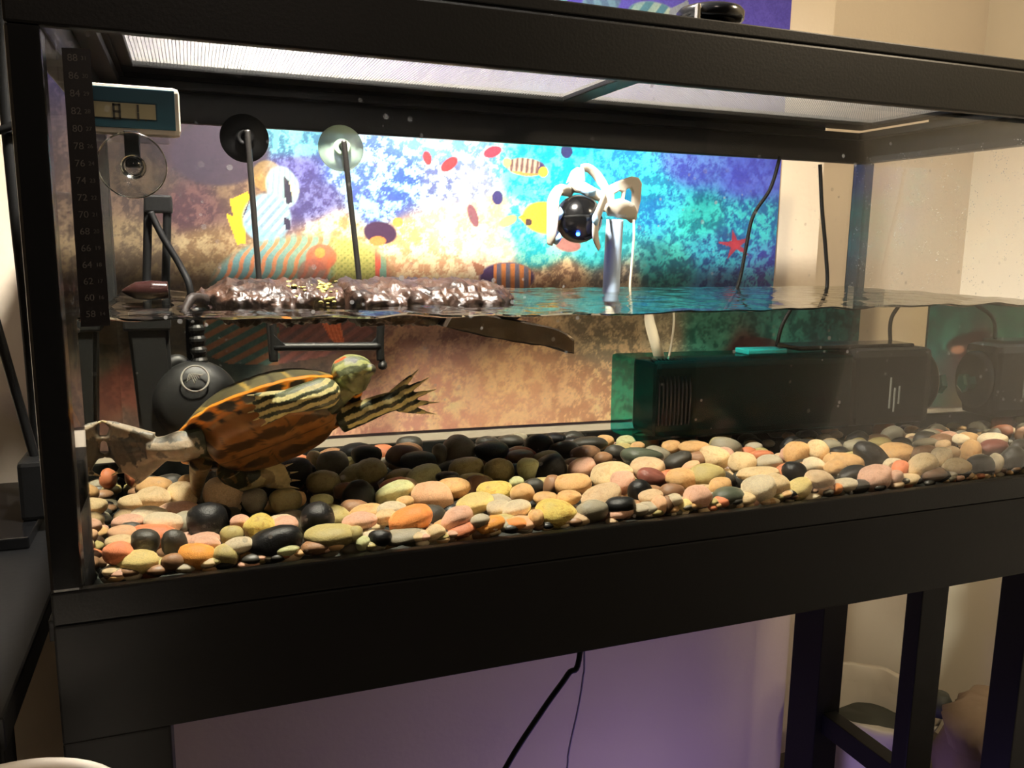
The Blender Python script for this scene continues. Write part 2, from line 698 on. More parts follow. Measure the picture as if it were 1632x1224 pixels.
# ================================================================== reef poster, a flat print on the wall
def build_poster():
    x0, x1, z0, z1 = -.125, 1.292, -.004, 1.02
    nx, nz = 680, 490
    xs, zs = np.linspace(x0, x1, nx), np.linspace(z0, z1, nz)
    X, Z = np.meshgrid(xs, zs)
    P = np.stack([X.ravel(), np.full(X.size, YW - .003), Z.ravel()], 1)
    d = P - CAM
    zz = d @ _f
    ax_ = (816 + F * (d @ _r) / zz).reshape(X.shape)
    ay_ = (612 - F * (d @ _u) / zz).reshape(X.shape)
    # layout grid for the half of the print that hangs below the water line
    q = np.stack([ax_.ravel(), ay_.ravel()], 1)

    def uwv(q):
        dd = _f * F + _r * (q[:, :1] - 816) + _u * (612 - q[:, 1:])
        dd = dd / np.linalg.norm(dd, axis=1, keepdims=True)
        p = CAM + dd * (-CAM[1] / dd[:, 1:2])
        t = dd / 1.333
        t[:, 1] = np.sqrt(1 - t[:, 0] ** 2 - t[:, 2] ** 2)
        return p + t * (D / t[:, 1:2]) + dd * ((YW - .003 - D) / dd[:, 1:2])

    def pr(A):
        e = A - CAM
        k = e @ _f
        return np.stack([816 + F * (e @ _r) / k, 612 - F * (e @ _u) / k], 1)
    base = q.copy()
    for _ in range(14):
        q = q + (base - pr(uwv(q)))
    wx, wy = q[:, 0].reshape(X.shape), q[:, 1].reshape(X.shape)
    under = Z < .195
    U = np.where(under, wx, ax_)
    V = np.where(under, wy, ay_)

    def field(anch):
        a = np.array([[t[0], t[1]] for t in anch], float)
        dk = np.array([t[2] for t in anch], float)
        lt = np.array([t[3] for t in anch], float)
        ws = np.zeros(X.shape)
        A = np.zeros(X.shape + (3,))
        B = np.zeros(X.shape + (3,))
        for i in range(len(a)):
            wt = 1.0 / (((U - a[i, 0]) ** 2 + (1.35 * (V - a[i, 1])) ** 2) / 900.0 + .25) ** 2.8
            ws += wt
            A += wt[..., None] * dk[i]
            B += wt[..., None] * lt[i]
        return A / ws[..., None], B / ws[..., None]
    top = [  # print colours as they look when lit, lamp light included
        (230, 300, (80, 62, 58), (140, 112, 92)), (230, 390, (112, 92, 70), (176, 152, 112)), (330, 400, (150, 115, 75), (226, 200, 148)),
        (300, 330, (84, 50, 62), (140, 96, 92)), (310, 250, (44, 34, 52), (82, 58, 72)), (390, 300, (96, 70, 60), (150, 120, 90)),
        (470, 270, (52, 44, 100), (104, 104, 165)), (500, 320, (58, 50, 100), (110, 110, 160)), (470, 225, (40, 90, 120), (110, 190, 190)),
        (560, 270, (56, 84, 165), (196, 236, 240)), (640, 290, (40, 70, 150), (180, 228, 240)), (600, 330, (54, 70, 150), (150, 200, 225)),
        (700, 225, (90, 140, 180), (210, 240, 240)), (700, 290, (80, 90, 140), (215, 235, 240)), (750, 300, (120, 130, 160), (240, 242, 236)),
        (540, 370, (170, 130, 80), (250, 225, 160)), (640, 380, (200, 150, 100), (255, 240, 195)), (720, 360, (225, 180, 140), (255, 246, 220)),
        (780, 340, (230, 190, 140), (255, 246, 215)), (780, 410, (230, 180, 150), (255, 240, 205)), (700, 430, (205, 150, 110), (250, 226, 180)),
        (640, 440, (210, 150, 110), (252, 228, 180)), (845, 290, (0, 130, 160), (90, 226, 220)), (900, 255, (0, 130, 170), (80, 222, 214)), (830, 350, (30, 150, 165), (200, 230, 190)),
        (860, 400, (20, 140, 150), (130, 190, 170)), (1000, 262, (24, 110, 170), (70, 200, 200)), (1030, 300, (20, 110, 150), (60, 200, 200)),
        (1100, 262, (52, 64, 150), (84, 120, 190)), (1200, 285, (52, 58, 150), (70, 88, 180)), (1060, 330, (24, 100, 160), (64, 190, 200)),
        (1110, 345, (16, 104, 120), (60, 196, 184)), (1200, 350, (20, 84, 140), (58, 184, 190)), (1150, 400, (22, 60, 110), (54, 160, 176)),
        (1220, 430, (44, 46, 130), (76, 170, 200)), (1150, 450, (24, 46, 96), (60, 130, 160)), (1060, 430, (18, 70, 84), (54, 150, 140)),
        (900, 440, (120, 90, 70), (232, 192, 142)), (850, 455, (140, 100, 76), (236, 196, 150)), (950, 400, (24, 120, 130), (70, 180, 180)), (980, 445, (90, 84, 80), (190, 172, 146)),
        (700, 150, (60, 56, 140), (70, 64, 150)), (1000, 130, (60, 54, 140), (70, 62, 150)), (500, 120, (60, 56, 140), (68, 62, 150)),
        (900, 40, (62, 55, 142), (70, 62, 152)), (1150, 40, (64, 55, 148), (74, 64, 160)), (1250, 140, (64, 55, 148), (74, 64, 160)), (700, 20, (62, 55, 142), (70, 62, 152)),
        (300, 100, (60, 56, 140), (68, 62, 150)), (900, -150, (62, 55, 142), (70, 62, 152)), (300, -100, (62, 55, 142), (70, 62, 152))]
    low = [
        (150, 560, (70, 66, 52), (96, 92, 70)), (160, 660, (84, 66, 58), (120, 92, 76)), (215, 600, (96, 50, 40), (120, 66, 52)), (260, 560, (76, 66, 52), (110, 92, 70)), (400, 530, (50, 84, 84), (84, 116, 104)),
        (470, 560, (72, 60, 56), (104, 84, 74)), (560, 540, (96, 70, 66), (140, 104, 92)), (620, 560, (150, 104, 86), (228, 184, 142)),
        (620, 640, (140, 96, 84), (228, 184, 146)), (700, 620, (150, 104, 86), (238, 198, 150)), (690, 530, (130, 90, 78), (206, 160, 130)), (800, 590, (160, 116, 86), (244, 204, 150)),
        (800, 650, (160, 116, 90), (236, 194, 146)), (900, 620, (138, 98, 74), (238, 194, 146)), (960, 530, (120, 108, 88), (222, 194, 152)),
        (1000, 580, (120, 96, 80), (220, 180, 140)), (1030, 530, (140, 130, 110), (220, 206, 170)), (1090, 530, (30, 92, 82), (72, 150, 130)),
        (1200, 530, (22, 80, 80), (62, 140, 130)), (1290, 540, (16, 60, 66), (44, 112, 112)), (1165, 550, (44, 24, 28), (80, 48, 50)), (1300, 650, (30, 60, 60), (60, 100, 90)), (1100, 650, (120, 100, 76), (180, 160, 120))]
    A1, B1 = field(top)
    A2, B2 = field(low)
    um = under[..., None]
    A = np.where(um, A2, A1)
    B = np.where(um, B2, B1)
    n = fbm(X, Z, 62, 3, 5, .80)
    n = np.clip((n - .40) / .20, 0, 1)
    n = n * n * (3 - 2 * n)
    n2 = fbm(X, Z, 9, 5, 4)
    soft = np.clip((n2 - .3) / .4, 0, 1)
    n = n * (.55 + .45 * soft) + .1 * soft
    n = np.clip(n, 0, 1)
    C = A + (B - A) * n[..., None]
    C = C * (1 - .30 * np.clip((430 - U) / 90, 0, 1))[..., None]  # lamp's shade painted into the left end of the print
    C = C * (1 + .28 * np.clip((U - 780) / 120, 0, 1) * (~under))[..., None]  # right part of the print lightened to offset the lamp's falloff

    def put(mask, col, k=1.0):
        nonlocal C
        mk = np.clip(mask, 0, 1)[..., None] * k
        C = C * (1 - mk) + np.asarray(col, float) * mk

    def ell(cx, cy, rx, ry, rot=0, water=False, soft=.12):
        a = radians(rot)
        dx, dy = U - cx, V - cy
        u_ = (dx * cos(a) + dy * sin(a)) / rx
        v_ = (-dx * sin(a) + dy * cos(a)) / ry
        m_ = np.clip((1 - np.sqrt(u_ * u_ + v_ * v_)) / soft, 0, 1)
        m_ = np.where(under == water, m_, 0)
        return m_, u_, v_

    def poly(pts, water=False):
        inside = np.zeros(X.shape, bool)
        j = len(pts) - 1
        for i in range(len(pts)):
            (xa, ya), (xb, yb) = pts[i], pts[j]
            c_ = ((ya > V) != (yb > V)) & (U < (xb - xa) * (V - ya) / (yb - ya + 1e-9) + xa)
            inside ^= c_
            j = i
        return np.where((under == water) & inside, 1.0, 0.0)

    def stripes(u_, freq, phase=0., sharp=3.):
        return np.clip(.5 + sharp * np.sin(u_ * freq + phase) * .5, 0, 1)
    # dark round fish at the left
    m, u_, v_ = ell(350, 245, 84, 54)
    put(m, (52, 40, 56), .9)
    put(poly([(437, 205), (446, 205), (442, 238), (434, 236)]), (90, 170, 165))
    # yellow coral branch behind the pale fish
    m, _, _ = ell(425, 280, 26, 26, 20)
    put(m, (176, 140, 60), .55)
    # two pale striped fish with a yellow tail
    put(poly([(366, 318), (394, 306), (402, 316), (392, 345), (392, 388), (378, 390), (360, 340), (372, 346)]), (232, 176, 30))
    m, u_, v_ = ell(450, 298, 27, 36, -20)
    put(m, (172, 196, 192))
    put(m * stripes(u_ * 1 + v_ * .6, 18), (104, 128, 134), .6)
    put(poly([(452, 280), (462, 290), (466, 322), (456, 326), (452, 300)]), (36, 30, 48))
    put(poly([(460, 288), (478, 304), (468, 318)]), (225, 212, 160))
    m, u_, v_ = ell(425, 347, 41, 41, 15)
    put(m, (172, 194, 200))
    put(m * stripes(u_ + .5 * v_, 20), (96, 124, 146), .65)
    put(m * (v_ > .45), (120, 170, 205), .6)
    put(poly([(384, 355), (397, 325), (400, 312), (392, 330), (386, 350)]), (60, 40, 70))
    put(poly([(452, 345), (462, 350), (463, 366), (455, 366)]), (40, 32, 56))
    # big triggerfish: teal with orange waves, spotted green face
    m, u_, v_ = ell(482, 452, 152, 82, -4)
    put(m, (118, 160, 140), .85)
    left = np.clip((470 - U) / 60, 0, 1)
    put(m * left, (104, 152, 160), .8)
    wob = 5 * np.sin(V / 9.) + 8 * np.sin(V / 23.)
    put(m * np.clip(.5 + 3 * (np.sin((U + wob + .35 * V) * 2 * pi / 17.5) - .35), 0, 1) * (U < 545), (222, 128, 78), .9)
    put(m * np.clip((U - 522) / 16, 0, 1), (178, 172, 92))
    dots = (np.sin(U * .62) * np.sin(V * .72 + 1) > .5) & (U > 528)
    put(m * dots, (128, 132, 62), .7)
    put(ell(512, 410, 26, 22)[0], (206, 98, 66), .8)
    put(ell(510, 403, 9, 9)[0], (236, 150, 70))
    put(ell(498, 440, 26, 30)[0], (170, 96, 82), .65)
    put(m * ((U > 598) & (U < 606)), (212, 92, 70))
    put(m * ((U > 606) & (U < 616)), (120, 160, 140))
    put(m * (U > 616), (196, 110, 90))
    # the same fish below the water line
    mw = poly([(318, 500), (440, 500), (520, 500), (560, 505), (590, 525), (520, 560), (430, 575), (360, 572), (330, 560)], True)
    put(mw, (70, 108, 104), .7)
    put(mw * stripes(U * .8 + V * 1.5, 2 * pi / 30, 0, 4), (158, 98, 66), .8)
    put(mw * (U > 440), (110, 66, 70), .75)
    put(mw * (U > 440) * stripes(U * .9 + V * 1.2, 2 * pi / 22, 0, 3), (150, 92, 84), .6)
    fin = poly([(500, 500), (532, 500), (541, 545), (528, 546), (516, 530)], True)
    put(fin, (204, 96, 62))
    put(fin * stripes(U * 1.4 - V * .5, .75), (232, 138, 92), .6)
    # dark fish with an orange mark
    m, _, _ = ell(606, 371, 28, 19, 8)
    put(m, (62, 34, 62))
    put(ell(602, 384, 14, 8)[0], (214, 128, 62))
    put(ell(634, 354, 9, 8)[0], (238, 150, 70))
    # red fish
    put(ell(681, 252, 7, 12, -15)[0], (218, 56, 62))
    put(ell(716, 262, 17, 9, -40)[0], (222, 56, 62))
    put(ell(785, 242, 16, 9, -20)[0], (212, 60, 80))
    # banded angelfish
    m, u_, v_ = ell(838, 266, 34, 15, 6)
    put(m, (196, 172, 150))
    put(m * stripes(u_, 26, 0, 4), (116, 88, 84))
    put(m * (u_ > .62), (76, 56, 110))
    put(m * (v_ > .6), (222, 150, 80))
    put(ell(866, 274, 8, 9)[0], (240, 200, 70))
    put(ell(808, 259, 7, 8)[0], (232, 196, 120))
    # yellow fish and a dark slim one
    m, _, _ = ell(868, 347, 37, 27, 8)
    put(m, (238, 184, 66))
    put(ell(842, 354, 6, 6)[0], (80, 60, 60))
    put(poly([(826, 346), (838, 340), (838, 358)]), (216, 170, 60))
    put(ell(810, 352, 16, 8, -25)[0], (236, 200, 110), .8)
    put(ell(754, 344, 8, 20, -18)[0], (132, 84, 92))
    put(ell(793, 315, 9, 12, 0)[0], (62, 56, 110))
    put(ell(905, 390, 22, 12, 8)[0], (176, 120, 110))
    # regal angelfish
    m, u_, v_ = ell(808, 442, 46, 25, 0)
    put(m, (82, 56, 100))
    st = m * (u_ > -.45) * (u_ < .82) * (np.abs(v_) < .86)
    put(st, (236, 142, 74))
    put(st * stripes(u_, 20, .8, 5), (122, 116, 134))
    put(poly([(752, 416), (772, 424), (770, 436), (760, 440)]), (178, 120, 92))
    # dark blue fish, starfish
    put(ell(903, 241, 10, 12)[0], (50, 56, 110))
    for k in range(5):
        a = radians(-100 + 72 * k)
        tx, ty = 1172 + 30 * cos(a), 390 + 26 * sin(a)
        px_, py_ = -sin(a) * 6, cos(a) * 6
        put(poly([(1172 + px_, 390 + py_), (tx, ty), (1172 - px_, 390 - py_)]), (170, 58, 80))
    put(ell(1172, 390, 8, 8)[0], (190, 60, 78))
    # banded fish swimming above the tank's rim
    for (cx, cy, rx, ry, rot, k) in ((862, 16, 30, 15, 6, 0), (1042, 26, 44, 24, 12, 1)):
        m, u_, v_ = ell(cx, cy, rx, ry, rot)
        put(m, (196, 210, 190))
        put(m * stripes(u_ + .25 * v_, 14 if k == 0 else 11, .4, 5), (34, 48, 70) if k == 0 else (70, 130, 160))
        put(m * np.clip((n2 - .5) * 6, 0, 1), (90, 150, 165), .5)
    put(poly([(880, 8), (898, -6), (906, -2), (896, 10), (902, 24), (884, 22)]), (110, 160, 180))
    put(poly([(1068, 14), (1096, 0), (1100, 12), (1082, 20), (1078, 40), (1062, 34)]), (150, 160, 176))
    m, u_, v_ = ell(958, 4, 34, 24, -20)
    put(m, (110, 150, 176))
    put(m * stripes(u_, 10, 0, 4), (70, 96, 140), .6)
    # below the water line: a dark wrasse
    put(ell(1170, 548, 40, 18, 0, True)[0], (60, 34, 36), .8)
    put(ell(1188, 556, 12, 7, 0, True)[0], (180, 130, 110))
    rgb = lin(np.clip(C, 0, 255)) * np.where(under, 1.25, .55)[..., None]  # print brightened under water to make up for weak light, dimmed above
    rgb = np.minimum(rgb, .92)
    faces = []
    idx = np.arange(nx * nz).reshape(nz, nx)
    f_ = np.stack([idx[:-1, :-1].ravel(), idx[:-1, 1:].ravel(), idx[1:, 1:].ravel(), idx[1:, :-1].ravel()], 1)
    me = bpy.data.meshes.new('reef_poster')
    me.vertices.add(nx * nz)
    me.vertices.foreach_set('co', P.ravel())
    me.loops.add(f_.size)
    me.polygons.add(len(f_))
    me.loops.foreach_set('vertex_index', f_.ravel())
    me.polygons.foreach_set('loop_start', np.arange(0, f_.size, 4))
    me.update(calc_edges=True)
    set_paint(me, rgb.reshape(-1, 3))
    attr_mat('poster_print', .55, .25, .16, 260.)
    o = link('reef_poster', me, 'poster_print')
    tag(o, 'large printed coral reef poster with fish on the wall behind the tank', 'poster')


build_poster()

# ================================================================== aquarium
tank = empty('aquarium', (W / 2, D / 2, -.03), 'large black-framed glass aquarium half full of water with pebbles and a turtle', 'aquarium')
gt = .008
box('front_pane', 0, W, -gt, -.0005, -.02, ZT + .01, 'front_glass', tank, 0)
box('back_pane', 0, W, D + .0005, D + gt, -.02, ZT + .01, 'back_glass', tank, 0)
box('side_pane', W + .0005, W + gt, -gt, D + gt, -.02, ZT + .01, 'side_glass', tank, 0)
box('side_pane', -gt, -.0005, -gt, D + gt, -.02, ZT + .01, 'back_glass', tank, 0)
box('bottom_pane', -gt, W + gt, -gt, D + gt, -.03, -.0215, 'dark_trim', tank, 0)
E1 = -.034          # outer left
E2 = W + .03
# top rim: four rails, bottom rim: four rails, each with a lip
for nm, a in (('top_rail', (E1, E2, -.020, -.0085, ZT, RZ)), ('top_rail', (E1, E2, D + .0085, D + .020, ZT, RZ)),
              ('top_rail', (E1, -.0085, -.0085, D + .0085, ZT, RZ)), ('top_rail', (W + .0085, E2, -.0085, D + .0085, ZT, RZ))):
    box(nm, *a, 'black_plastic', tank, .0025)
for nm, a in (('rim_lip', (-.0085, W + .0085, -.0085, .012, RZ - .012, RZ)), ('rim_lip', (-.0085, W + .0085, D - .012, D + .0085, RZ - .012, RZ)),
              ('rim_lip', (-.0085, .014, .012, D - .012, RZ - .012, RZ)), ('rim_lip', (W - .014, W + .0085, .012, D - .012, RZ - .012, RZ))):
    box(nm, *a, 'black_plastic', tank, .001)
for nm, a in (('bottom_rail', (E1, E2, -.020, -.0085, -.03, 0)), ('bottom_rail', (E1, E2, D + .0085, D + .020, -.03, .012)),
              ('bottom_rail', (E1, -.0085, -.0085, D + .0085, -.03, .006)), ('bottom_rail', (W + .0085, E2, -.0085, D + .0085, -.03, .006))):
    box(nm, *a, 'black_plastic', tank, .002)
box('corner_trim', E1, -.0085, -.020, .004, 0, ZT, 'black_gloss', tank, .003)
box('corner_trim', W + .0085, E2, -.020, .004, 0, ZT, 'black_gloss', tank, .003)
box('corner_trim', W + .0085, W + .03, D - .012, D + .020, .012, ZT, 'dark_trim', tank, .002)
box('corner_trim', -.030, -.0085, D - .012, D + .020, .012, ZT, 'dark_trim', tank, .002)

# ================================================================== water: real bent light at the front and ends, ripples on top
def build_water():
    nx, ny = 300, 110
    xs, ys = np.linspace(.0, W, nx), np.linspace(.0, D, ny)
    X, Y = np.meshgrid(xs, ys)
    rng = np.random.RandomState(4)
    h = np.zeros(X.shape)
    for k in range(16):
        a = rng.uniform(0, 2 * pi)
        wl = rng.uniform(.022, .10)
        h += .00022 * (wl / .05) * np.sin(2 * pi * (X * cos(a) + Y * sin(a)) / wl + rng.uniform(0, 6.28))
    h += .0016 * np.sin(X * 7.0 + 1.0) * np.exp(-Y / .10)
    h += .0030 * np.exp(-Y / .0045)                      # meniscus at the front pane
    h += .0015 * np.exp(-(D - Y) / .004)
    Zg = ZW + h
    V = [tuple(v) for v in np.stack([X.ravel(), Y.ravel(), Zg.ravel()], 1)]
    idx = np.arange(nx * ny).reshape(ny, nx)
    Fc, M = [], []
    for j in range(ny - 1):
        for i in range(nx - 1):
            Fc.append((idx[j, i], idx[j, i + 1], idx[j + 1, i + 1], idx[j + 1, i]))
            M.append(0)
    zb = -.0205
    n0 = len(V)
    V += [(x, 0, zb) for x in xs]                       # front
    n1 = len(V)
    V += [(x, D, zb) for x in xs]                       # back
    for i in range(nx - 1):
        Fc.append((n0 + i, n0 + i + 1, idx[0, i + 1], idx[0, i])); M.append(1)
        Fc.append((n1 + i + 1, n1 + i, idx[-1, i], idx[-1, i + 1])); M.append(2)
    n2_ = len(V)
    V += [(0, y, zb) for y in ys]
    n3 = len(V)
    V += [(W, y, zb) for y in ys]
    for j in range(ny - 1):
        Fc.append((n2_ + j + 1, n2_ + j, idx[j, 0], idx[j + 1, 0])); M.append(3)
        Fc.append((n3 + j, n3 + j + 1, idx[j + 1, -1], idx[j, -1])); M.append(3)
    me = bpy.data.meshes.new('aquarium_water')
    me.from_pydata(V, [], [tuple(int(a) for a in f) for f in Fc])
    for nm in ('water_top', 'water_front', 'water_back', 'water_end'):
        me.materials.append(MATS[nm])
    me.polygons.foreach_set('material_index', M)
    sm = [m == 0 for m in M]
    me.polygons.foreach_set('use_smooth', sm)
    o = bpy.data.objects.new('aquarium_water', me)
    COL.objects.link(o)
    tag(o, 'clear rippled water filling the lower half of the aquarium', 'water', kind='stuff')


build_water()

# ================================================================== screen lid
lid = empty('screen_lid', (W / 2, D / 2, RZ), 'black framed wire mesh screen lid resting on top of the aquarium', 'lid')
LZ = RZ + .0055
lx0, lx1, ly0, ly1 = .006, W - .002, -.006, D - .004
bar = .028
for a in ((lx0, lx1, ly0, ly0 + bar), (lx0, lx1, ly1 - .055, ly1), (lx0, lx0 + bar, ly0 + bar, ly1 - .055), (lx1 - bar, lx1, ly0 + bar, ly1 - .055)):
    box('frame_bar', a[0], a[1], a[2], a[3], LZ, LZ + .012, 'black_plastic', lid, .0015)
box('cross_bar', .655, .690, ly0 + bar, ly1 - .055, LZ, LZ + .012, 'black_plastic', lid, .0015)
# seal under the frame, open at the far right corner where the wall shows through
for a in ((.012, W - .012, -.004, .008), (.012, 1.215, D - .014, D - .004), (.010, .020, .008, D - .014), (W - .012, W - .002, .008, .34)):
    box('seal_strip', a[0], a[1], a[2], a[3], RZ, LZ, 'black_rubber', lid, 0)


def build_mesh():
    V, Fc = [], []
    r = .00030

    def wire(a, b, up):
        a, b = np.array(a), np.array(b)
        t = (b - a) / np.linalg.norm(b - a)
        s = np.cross(t, up)
        n0 = len(V)
        for p in (a, b):
            for k in range(6):
                an = pi * k / 3
                V.append(tuple(p + r * (cos(an) * s + sin(an) * up)))
        for k in range(6):
            k2 = (k + 1) % 6
            Fc.append((n0 + k, n0 + k2, n0 + 6 + k2, n0 + 6 + k))
    up = np.array([0, 0, 1.0])
    x = lx0 + bar
    while x < lx1 - bar:
        if not .652 < x < .693:
            wire((x, ly0 + bar - .004, LZ + .006), (x, ly1 - .052, LZ + .006), up)
        x += .0042
    y = ly0 + bar
    while y < ly1 - .055:
        wire((lx0 + bar - .004, y, LZ + .0072), (lx1 - bar + .004, y, LZ + .0072), up)
        y += .0042
    me = bpy.data.meshes.new('wire_mesh')
    me.from_pydata(V, [], Fc)
    for p in me.polygons:
        p.use_smooth = True
    o = link('wire_mesh', me, 'wire', lid)
    o['kind'] = 'stuff'
    o['label'] = 'fine silver wire mesh'


build_mesh()

# ================================================================== dome lamp hanging over the lid (above the picture)
lx, ly, lz = .25, .13, 1.02
LAX = (-.26, -.10, 1)
lamp = empty('dome_lamp', (lx, ly, lz), 'black dome heat lamp hanging on a cord above the mesh lid', 'lamp')
lathe('dome_shade', [(.090, 0), (.089, .05), (.078, .10), (.052, .135), (.030, .150), (.030, .200), (0, .202), (0, .196), (.026, .194), (.026, .149), (.048, .131), (.073, .097), (.085, .05), (.086, 0), (.090, 0)], (lx, ly, lz), 'dome_in', lamp, LAX)
lathe('socket_cap', [(.031, .155), (.032, .21), (.02, .22), (0, .22)], (lx, ly, lz), 'dome_out', lamp, LAX)
lathe('bulb', [(0, .052), (.03, .054), (.046, .060), (.052, .072), (.046, .090), (.03, .120), (.02, .145), (0, .145)], (lx, ly, lz), 'bulb_glow', lamp, LAX)
tube('lamp_cord', [(lx - .055, ly - .021, lz + .213), (lx - .08, ly - .03, lz + .32), (lx - .08, ly - .03, 2.2)], .0035, 'dome_out', lamp, 8, 2)

# round fixture on the lid, right of centre
kx, ky = .640, .030
knob = empty('round_fixture', (kx, ky, LZ + .012), 'black round capped fixture with a shiny clip standing on the lid', 'fixture')
KZ = LZ + .0095
lathe('stem', [(0, 0), (.030, 0), (.030, .003), (.024, .004), (.024, .010), (0, .010)], (kx, ky, KZ), 'black_plastic', knob)
lathe('cap', [(0, .008), (.033, .008), (.0365, .011), (.037, .019), (.034, .0225), (0, .0235)], (kx, ky, KZ), 'black_gloss', knob)
box('clip', kx - .033, kx - .029, ky - .026, ky - .020, KZ + .002, KZ + .020, 'clip_metal', knob, .001)
box('foot_block', kx - .042, kx - .020, ky - .02, ky + .01, KZ, KZ + .006, 'black_plastic', knob, .002)

# ================================================================== stand under the aquarium
stand = empty('aquarium_stand', (W / 2, D / 2, FLOOR), 'black wooden aquarium stand with open front and slatted right end', 'stand')
ZB = -.031
box('front_board', E1, E2, -.0202, -.004, AZ, ZB, 'black_wood', stand, .002)
box('top_board', E1 - .006, E2 + .006, -.004, D + .03, ZB - .02, ZB, 'black_wood', stand, .001)
box('back_board', E1, E2, D + .012, D + .03, AZ, ZB - .02, 'black_wood', stand, .001)
box('front_leg', E1, .056, -.020, .03, FLOOR, AZ, 'black_wood', stand, .002)
box('side_panel', E1 - .004, E1 + .016, .03, D + .03, FLOOR, ZB - .02, 'black_wood', stand, .001)
for ya, yb in ((.46, .545), (.228, .262), (.035, .085)):
    box('side_post', 1.268, 1.330, ya, yb, FLOOR, ZB - .02, 'black_wood', stand, .002)
box('side_rail', 1.285, 1.320, .085, .46, -.70, -.655, 'black_wood', stand, .002)
box('side_rail', 1.285, 1.320, .085, .46, FLOOR + .05, FLOOR + .10, 'black_wood', stand, .002)
box('side_rail', 1.285, 1.320, .035, .46, AZ, ZB - .02, 'black_wood', stand, .001)

# ================================================================== floating log dock
def rough_log(name, x0, x1, yc, zc, rx_y, rz, seed, m, parent, taper=(.55, .75)):
    """bark slab: long lump with knobbly relief"""
    bm = bmesh.new()
    n, seg = 120, 72
    rings = []
    for i in range(n + 1):
        t = i / n
        x = x0 + (x1 - x0) * t
        e = min(1.0, (taper[0] + (1 - taper[0]) * min(t / .22, 1))) * min(1.0, (taper[1] + (1 - taper[1]) * min((1 - t) / .2, 1)))
        if t < .04:
            e *= .3 + .7 * t / .04
        if t > .95:
            e *= .25 + .75 * (1 - t) / .05
        ring = []
        for k in range(seg):
            a = 2 * pi * k / seg
            cy = abs(cos(a)) ** .8 * (1 if cos(a) >= 0 else -1)
            sz = abs(sin(a)) ** .8 * (1 if sin(a) >= 0 else -1)
            p = Vector((x, yc + rx_y * e * cy, zc + rz * e * sz))
            q = p * 38 + Vector((seed * 7.1, 0, 0))
            dsp = mnoise.fractal(q, .8, 2.1, 6) * .0075 + mnoise.noise(p * 150 + Vector((seed, 3, 1))) * .0034
            nrm = Vector((0, cy, sz * 1.1)).normalized()
            p += nrm * dsp
            p.x += .004 * mnoise.noise(p * 60)
            ring.append(bm.verts.new(p))
        rings.append(ring)
    for a, b in zip(rings, rings[1:]):
        for k in range(seg):
            bm.faces.new((a[k], a[(k + 1) % seg], b[(k + 1) % seg], b[k]))
    bm.faces.new(rings[0])
    bm.faces.new(rings[-1])
    return from_bm(name, bm, m, parent, True)


YL = .288
dock = empty('basking_dock', (.28, YL, ZW), 'wet brown bark basking dock hung on rods at the water line', 'turtle dock')
rough_log('bark_log', .098, .268, YL - .01, .2345, .098, .021, 1, 'bark', dock, (.35, .9))
rough_log('bark_log', .262, .500, YL - .01, .2325, .102, .024, 2, 'bark', dock, (.95, .35))
# mossy crust on the left log
bm = bmesh.new()
for k in range(90):
    x = random.gauss(.232, .013)
    y = random.uniform(.18, .30)
    r = random.uniform(.002, .0045)
    mm = bmesh.ops.create_icosphere(bm, subdivisions=1, radius=r)
    z = .2345 + .021 * abs(1 - ((y - YL + .01) / .098) ** 2) ** .5 * .98
    for v in mm['verts']:
        v.co = Vector((v.co.x, v.co.y, v.co.z * .5)) + Vector((x, y, z))
o = from_bm('moss_patch', bm, 'moss', dock, True)
o['kind'] = 'stuff'
tube('branch_stub', [(.105, .20, .238), (.094, .185, .242), (.088, .175, .236), (.083, .165, .226)], [.008, .006, .0045, .003], 'bark_wet_dark', dock)
# sloping ramp that dips under the water at the right
rp = [Vector(uw(px, py, Y)) for px, py, Y in ((700, 506, .16), (745, 508, .16), (940, 568, .155), (880, 564, .155))]
ra, rb, rc = Vector((.40, .16, .222)), Vector((.525, .155, .178)), Vector((0, 1, 0))
bm = bmesh.new()
prof = []
n = 14
top_l, bot_l = [], []
for i in range(n + 1):                                   # long slab, round nosed, running away from the glass
    t = i / n
    x = .375 + .170 * t
    zt_ = .232 - .035 * t - .010 * max(0, t - .75) ** 2 * 16
    th = .022 + .004 * sin(t * 3)
    top_l.append((x, zt_))
    bot_l.append((x - .012 * (1 - t), zt_ - th if t < 1 else zt_ - th * .8))
rings = []
for y, ins in ((.155, .004), (.159, 0), (.24, 0), (.33, .004), (.345, .014)):
    loop = []
    for i, (x, z) in enumerate(top_l):
        loop.append(bm.verts.new((x - (ins if i == n else 0), y + .35 * (x - .375), z - ins * .5 + .0012 * mnoise.noise(Vector((x * 90, y * 90, 1))))))
    for i, (x, z) in enumerate(reversed(bot_l)):
        loop.append(bm.verts.new((x - (ins if i == 0 else 0), y + .35 * (x - .375), z + ins * .5 + .0015 * mnoise.noise(Vector((x * 90, y * 90, 5))))))
    rings.append(loop)
for a, b in zip(rings, rings[1:]):
    for k in range(len(a)):
        k2 = (k + 1) % len(a)
        bm.faces.new((a[k], a[k2], b[k2], b[k]))
bm.faces.new(rings[0])
bm.faces.new(list(reversed(rings[-1])))
o = from_bm('ramp', bm, 'bark_wet_dark', dock, False)
o.data.materials.append(MATS['ramp_side_lit'])
for p in o.data.polygons:
    if p.normal.y < -.6:
        p.material_index = 1
o['label'] = 'sloping dark ramp slab under the water'
